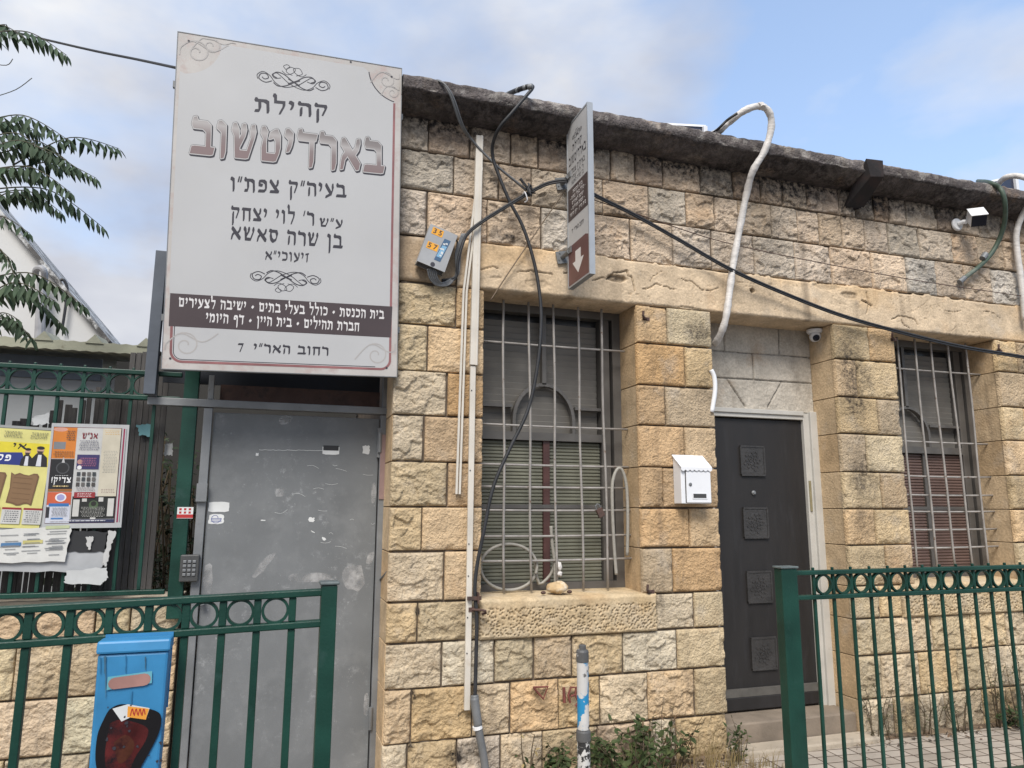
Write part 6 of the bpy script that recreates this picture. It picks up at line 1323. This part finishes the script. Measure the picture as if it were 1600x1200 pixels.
# tree of heaven: the leaf sprays reach in from the left
tree = thing('ailanthus_tree', 'tree with long feathery dark leaves reaching in from the left above the shed', 'tree', (-3.75, 1.5, -.1))
YT = 1.3
tk = MB().tube(spline([(-3.75, 1.5, -.1), (-3.70, 1.5, 1.5), (-3.62, 1.45, 3.0), (-3.55, 1.45, 4.6), (-3.50, 1.5, 5.6)], 6), [.13-.0028*i for i in range(25)], 12); tk.build('trunk', mat('grey_bark', (.16, .145, .125), .9, .3, 9, .5, 40), tree, smooth=True)
lf = MB(); br = MB()
def compound(a, b, sag, pairs, ll=.115, tip=True):
    A, Bp = Vector(a), Vector(b); mid = (A+Bp)/2+Vector((0, rnd.uniform(-.06, .06), sag)); P = spline([A, mid, Bp], 8)
    br.tube(P, [.006-.0042*i/(len(P)-1) for i in range(len(P))], 5)
    n = len(P)
    for k in range(pairs):
        t = .16+.84*(k+.5)/pairs; f = t*(n-1); i = min(int(f), n-2); p = P[i].lerp(P[i+1], f-i); d = (P[i+1]-P[i]).normalized(); sc_ = ll*(.72+.5*math.sin(math.pi*min(1, t*.9+.08)))*rnd.uniform(.85, 1.15)
        side = d.cross(Vector((0, 0, 1)));  side = side.normalized() if side.length > .1 else Vector((0, 1, 0))
        for s in (-1, 1):
            dd = d*rnd.uniform(.15, .4)+side*s*rnd.uniform(.35, .75)+Vector((0, 0, rnd.uniform(-.95, -.45))); leaf_blade(lf, p, dd, Vector((rnd.uniform(-.3, .3), -.5*s, .8)), sc_, sc_*.25, rnd.uniform(.1, .5))
    if tip: leaf_blade(lf, P[-1], (P[-1]-P[-2])+Vector((0, 0, -.02)), Vector((0, -.4, 1)), ll*.8, ll*.25, .3)
SPR = [((-30, 48), (104, 86), 4, 12), ((-28, 92), (10, 38), 0, 6), ((-40, 190), (112, 222), 6, 13), ((-30, 214), (92, 262), 5, 12), ((20, 252), (186, 232), 7, 12), ((10, 262), (150, 278), 6, 12), ((-20, 290), (162, 356), 9, 14), ((-30, 262), (110, 300), 6, 12), ((-40, 238), (82, 242), 5, 12), ((-25, 300), (96, 332), 5, 11),
       ((-40, 330), (60, 318), 4, 9), ((-50, 362), (46, 364), 3, 7), ((-40, 385), (24, 432), 4, 8), ((-40, 418), (20, 408), 3, 7), ((-30, 432), (132, 478), 7, 13), ((-30, 456), (102, 512), 6, 12), ((-40, 470), (86, 470), 6, 12), ((-40, 506), (52, 530), 4, 10), ((-60, 212), (60, 205), 6, 11), ((-50, 285), (70, 280), 5, 11), ((0, 222), (104, 250), 4, 9), ((-10, 236), (120, 262), 5, 11), ((-45, 520), (30, 500), 4, 8), ((-50, 60), (40, 60), 5, 8)]
for (a, b, sg, n) in SPR:
    ya, yb2 = YT+rnd.uniform(-.25, .35), YT+rnd.uniform(-.45, .3); A, B_ = at(a[0], a[1]+6, ya), at(b[0], b[1], yb2)
    compound(A, B_, .10+.004*sg, n, .108 if n > 9 else .09)
for k in range(34):                                     # rest of the crown, left of the view
    h = rnd.uniform(2.2, 5.4); A = Vector((-3.45+rnd.uniform(-.4, .25), 1.45+rnd.uniform(-.5, .5), h)); q = rnd.uniform(2.0, 5.2); B_ = A+Vector((.65*math.cos(q)-.25, .65*math.sin(q), rnd.uniform(-.15, .2)))
    compound(A, B_, .10, 11, .10)
for z0, tx, ty, tz in ((2.3, -2.55, 1.4, 3.05), (2.9, -2.75, 1.3, 3.75), (2.6, -2.5, 1.5, 3.35), (1.9, -2.75, 1.35, 2.6), (3.6, -2.8, 1.4, 4.6), (3.3, -2.6, 1.3, 4.05)):
    br.tube(spline([(-3.62, 1.47, z0), ((-3.6+tx)/2, 1.42, (z0+tz)/2+.06), (tx, ty, tz)], 6), [.030-.0018*i for i in range(13)], 7)
for a, b, c in (((-10, 152), (25, 140), (50, 122)), ((-20, 98), (10, 102), (20, 92))): br.tube(path([(a[0], a[1], YT), (b[0], b[1], YT), (c[0], c[1], YT)], 4), .003, 5)
br.build('branches', M['twig'], tree, smooth=True); lf.build('crown', M['ail'], tree)

def bush(name, label, c, rx, ry, h, stems, per, L_, m, group=None, lean=.3, leafw=.5, stalkm=None, r0=.0035, parts=True):
    t = thing(name, label, 'plant', c, group); a = MB(); b = MB(); c = Vector(c)
    for k in range(stems):
        q = rnd.uniform(0, 6.28); rr = math.sqrt(rnd.random()); base = c+Vector((rx*rr*.5*math.cos(q), ry*rr*.5*math.sin(q), 0)); hh = h*rnd.uniform(.45, 1.0)*(1-.35*rr)
        tip = base+Vector((rx*rr*math.cos(q)*.8+rnd.gauss(0, lean*h*.3), min(ry*rr*math.sin(q)*.8, -.02-base.y) if base.y > -.3 else ry*rr*math.sin(q), hh)); mid = (base+tip)/2+Vector((rnd.gauss(0, .03), rnd.gauss(0, .02), hh*.12)); P = spline([base, mid, tip], 5)
        a.tube(P, [r0*(1-.7*i/(len(P)-1)) for i in range(len(P))], 5)
        for j in range(per):
            f = rnd.uniform(.15, 1)*(len(P)-1); i = min(int(f), len(P)-2); p = P[i].lerp(P[i+1], f-i); d = Vector((rnd.gauss(0, 1), rnd.gauss(-.35, .8), rnd.gauss(.1, .6))); l = L_*rnd.uniform(.55, 1.25)
            leaf_blade(b, p, d, Vector((rnd.gauss(0, .4), rnd.gauss(-.4, .4), 1)), l, l*leafw*rnd.uniform(.8, 1.2), rnd.uniform(0, .6))
    a.build('stems', stalkm or M['stalk'], t, smooth=True); b.build('leaves', m, t); return t
def tuft(name, label, c, rad, h, n, m, group=None, w=.004, spread=.6):
    t = thing(name, label, 'plant', c, group); b = MB(); c = Vector(c)
    for k in range(n):
        q = rnd.uniform(0, 6.28); base = c+Vector((rad*rnd.random()*math.cos(q), rad*.5*rnd.random()*math.sin(q), 0)); hh = h*rnd.uniform(.4, 1); q2 = rnd.uniform(0, 6.28); o_ = spread*hh*rnd.uniform(.2, 1)
        tip = base+Vector((o_*math.cos(q2), -abs(o_*math.sin(q2))*.7, hh*rnd.uniform(.6, 1))); mid = (base+tip)/2+Vector((0, 0, hh*.22)); P = spline([base, mid, tip], 5); s = Vector((math.sin(q2), -math.cos(q2), 0))
        A = [p+s*w*(1-i/(len(P)-1)*.85)/2 for i, p in enumerate(P)]; B_ = [p-s*w*(1-i/(len(P)-1)*.85)/2 for i, p in enumerate(P)]; o = len(b.v); b.v += [tuple(p) for p in A+B_]; N_ = len(P)
        for i in range(N_-1): b.f.append((o+i, o+i+1, o+N_+i+1, o+N_+i)); b.m.append(0)
    b.build('blades', m, t); return t
def gx(px, py, z=0.):
    d = RT*(px-800)/F_PX - UP*(py-600)/F_PX + FW; t = (z-CAM[2])/d[2]; return Vector(CAM+d*t)
bush('wall_weed', 'bushy dark green weed at the wall foot just right of the flaking bollard', (2.02, -.22, 0), .30, .20, .38, 40, 13, .050, M['weed'], 'weeds along the wall')
bush('wall_weed', 'low green weed at the wall foot between the grey conduit and the bollard', (1.55, -.20, 0), .26, .14, .24, 28, 12, .044, M['weed'], 'weeds along the wall')
bush('wall_weed', 'thin weed with curled brown leaves climbing against the stones right of the bollard', (2.30, -.12, 0), .22, .10, .52, 13, 7, .05, mat('brown_curled_leaves', (.13, .075, .035), .7, .35, 9, 0, col2=(.05, .06, .02), c2=(.5, .6)), 'weeds along the wall', leafw=.3)
bush('wall_weed', 'small green weed beside the door step', (2.73, -.16, 0), .10, .08, .34, 10, 9, .034, M['weed'], 'weeds along the wall')
tuft('dry_grass_tuft', 'straw-coloured grass tuft at the pier foot left of the door step', (2.52, -.22, 0), .24, .24, 130, M['dry'], 'dry grass tufts')
tuft('dry_grass_tuft', 'sparse straw grass tuft spilling towards the paving near the step', (2.72, -.34, 0), .16, .17, 90, M['dry'], 'dry grass tufts')
tuft('dry_grass_tuft', 'scanty straw grass under the dark green weed', (2.05, -.32, 0), .30, .14, 110, M['dry'], 'dry grass tufts')
bush('wall_weed', 'thin dead stem forking up the wall below the red triangle', (1.435, -.10, 0), .04, .04, .50, 3, 4, .035, M['dry'], 'weeds along the wall', lean=.08, stalkm=M['stalk'], r0=.006)
M['sprig'] = leafmat('small_sprig_leaves', (.07, .065, .03), (.11, .095, .045))
for (px, h, st, lab) in ((1366, .62, 7, 'spindly forked stem against the wall behind the fence, nearest the door'), (1392, .40, 4, 'short spindly stem beside the tallest forked stem'), (1448, .42, 5, 'spindly twig below the left end of the second sill'), (1497, .46, 7, 'leaning pale green stem below the middle of the second sill'), (1556, .62, 8, 'tall wispy stem at the right end of the wall'), (1592, .72, 9, 'tallest wispy stem at the right edge of the wall')):
    x = at(px, 1120, -.08).x; bush('wall_sprig', lab, (x, -.085, 0), .10, .05, h, st, 13, .024, M['sprig'], 'spindly stems along the right wall', lean=.22, leafw=.35, r0=.0042)
bush('wall_weed', 'dark low weed in the corner at the right end of the wall', (at(1585, 1110, -.12).x, -.14, 0), .20, .08, .17, 24, 9, .035, M['weed'], 'weeds along the wall')
# dead leaves and chips along the wall foot
ll = MB()
for k in range(950):
    x = rnd.choice((rnd.uniform(.7, 2.8), rnd.uniform(3.6, 6.6), rnd.uniform(1.6, 2.8))); y = -.06-abs(rnd.gauss(0, .10)); d = Vector((rnd.gauss(0, 1), rnd.gauss(0, 1), rnd.gauss(0, .25))); l = rnd.uniform(.012, .042)
    leaf_blade(ll, Vector((x, y, .006+rnd.random()*.012)), d, Vector((rnd.gauss(0, .3), rnd.gauss(0, .3), 1)), l, l*rnd.uniform(.3, .6), rnd.uniform(-.3, .4), rnd.randrange(3))
o = ll.build('leaf_litter', [mat('brown_litter', (.17, .105, .06), .9, .4, 20, 0), mat('pale_litter', (.34, .26, .17), .9, .4, 20, 0), mat('dark_litter', (.075, .055, .04), .9, .4, 20, 0)]); setp(o, 'dead leaves and chips along the wall foot', 'leaf litter', kind='stuff')
for k, (x, y) in enumerate(((2.78, -.37), (2.95, -.36), (2.35, -.40), (1.2, -.13), (.95, -.14))):
    pebble('stone_chip', ('pale stone chip beside the step', 'pale stone chip in front of the threshold slab', 'stone chip below the straw grass', 'stone chip by the grey conduit', 'stone chip at the foot of the left pier')[k], (x, y, .018), .045, .035, .022, mat('stone_chip', (.44, .38, .30), .9, .2, 20, .4, 60), 60+k, 12)
# ivy-dark foliage seen between boards and gate post
t = thing('dark_shrub', 'dark leafy shrub seen between the board screen and the green gate post', 'plant', (-.75, 1.25, -.1)); a = MB(); b = MB()
for k in range(60):
    base = Vector((-.80+rnd.uniform(-.3, .5), 1.25+rnd.uniform(-.3, .3), -.1)); tip = base+Vector((rnd.gauss(0, .22), rnd.gauss(0, .12), rnd.uniform(1.0, 2.15))); P = spline([base, (base+tip)/2+Vector((rnd.gauss(0, .05), 0, .1)), tip], 5); a.tube(P, .006, 5)
    for j in range(46):
        f = rnd.uniform(.2, 1)*(len(P)-1); i = min(int(f), len(P)-2); p = P[i].lerp(P[i+1], f-i)+Vector((rnd.gauss(0, .04), rnd.gauss(0, .04), 0)); l = rnd.uniform(.03, .06); leaf_blade(b, p, Vector((rnd.gauss(0, 1), rnd.gauss(-.3, .8), rnd.gauss(-.2, .6))), Vector((0, -.5, 1)), l, l*.6, .3)
a.build('stems', M['stalk'], t); b.build('leaves', leafmat('shrub_leaves', (.025, .038, .018), (.045, .055, .03)), t)
# passage walls behind the gate and the yard wall, so the gap shows a place and not the sky
pw_ = thing('passage_wall', 'dark weathered wall of the passage behind the gate and shrub', 'wall', (-.1, 2.0, -.1))
MB().box(-1.2, .62, 1.95, 2.1, -.1, 2.6).build('wall', mat('dark_plaster', (.035, .034, .032), .9, .3, 3, .3, 30), pw_)
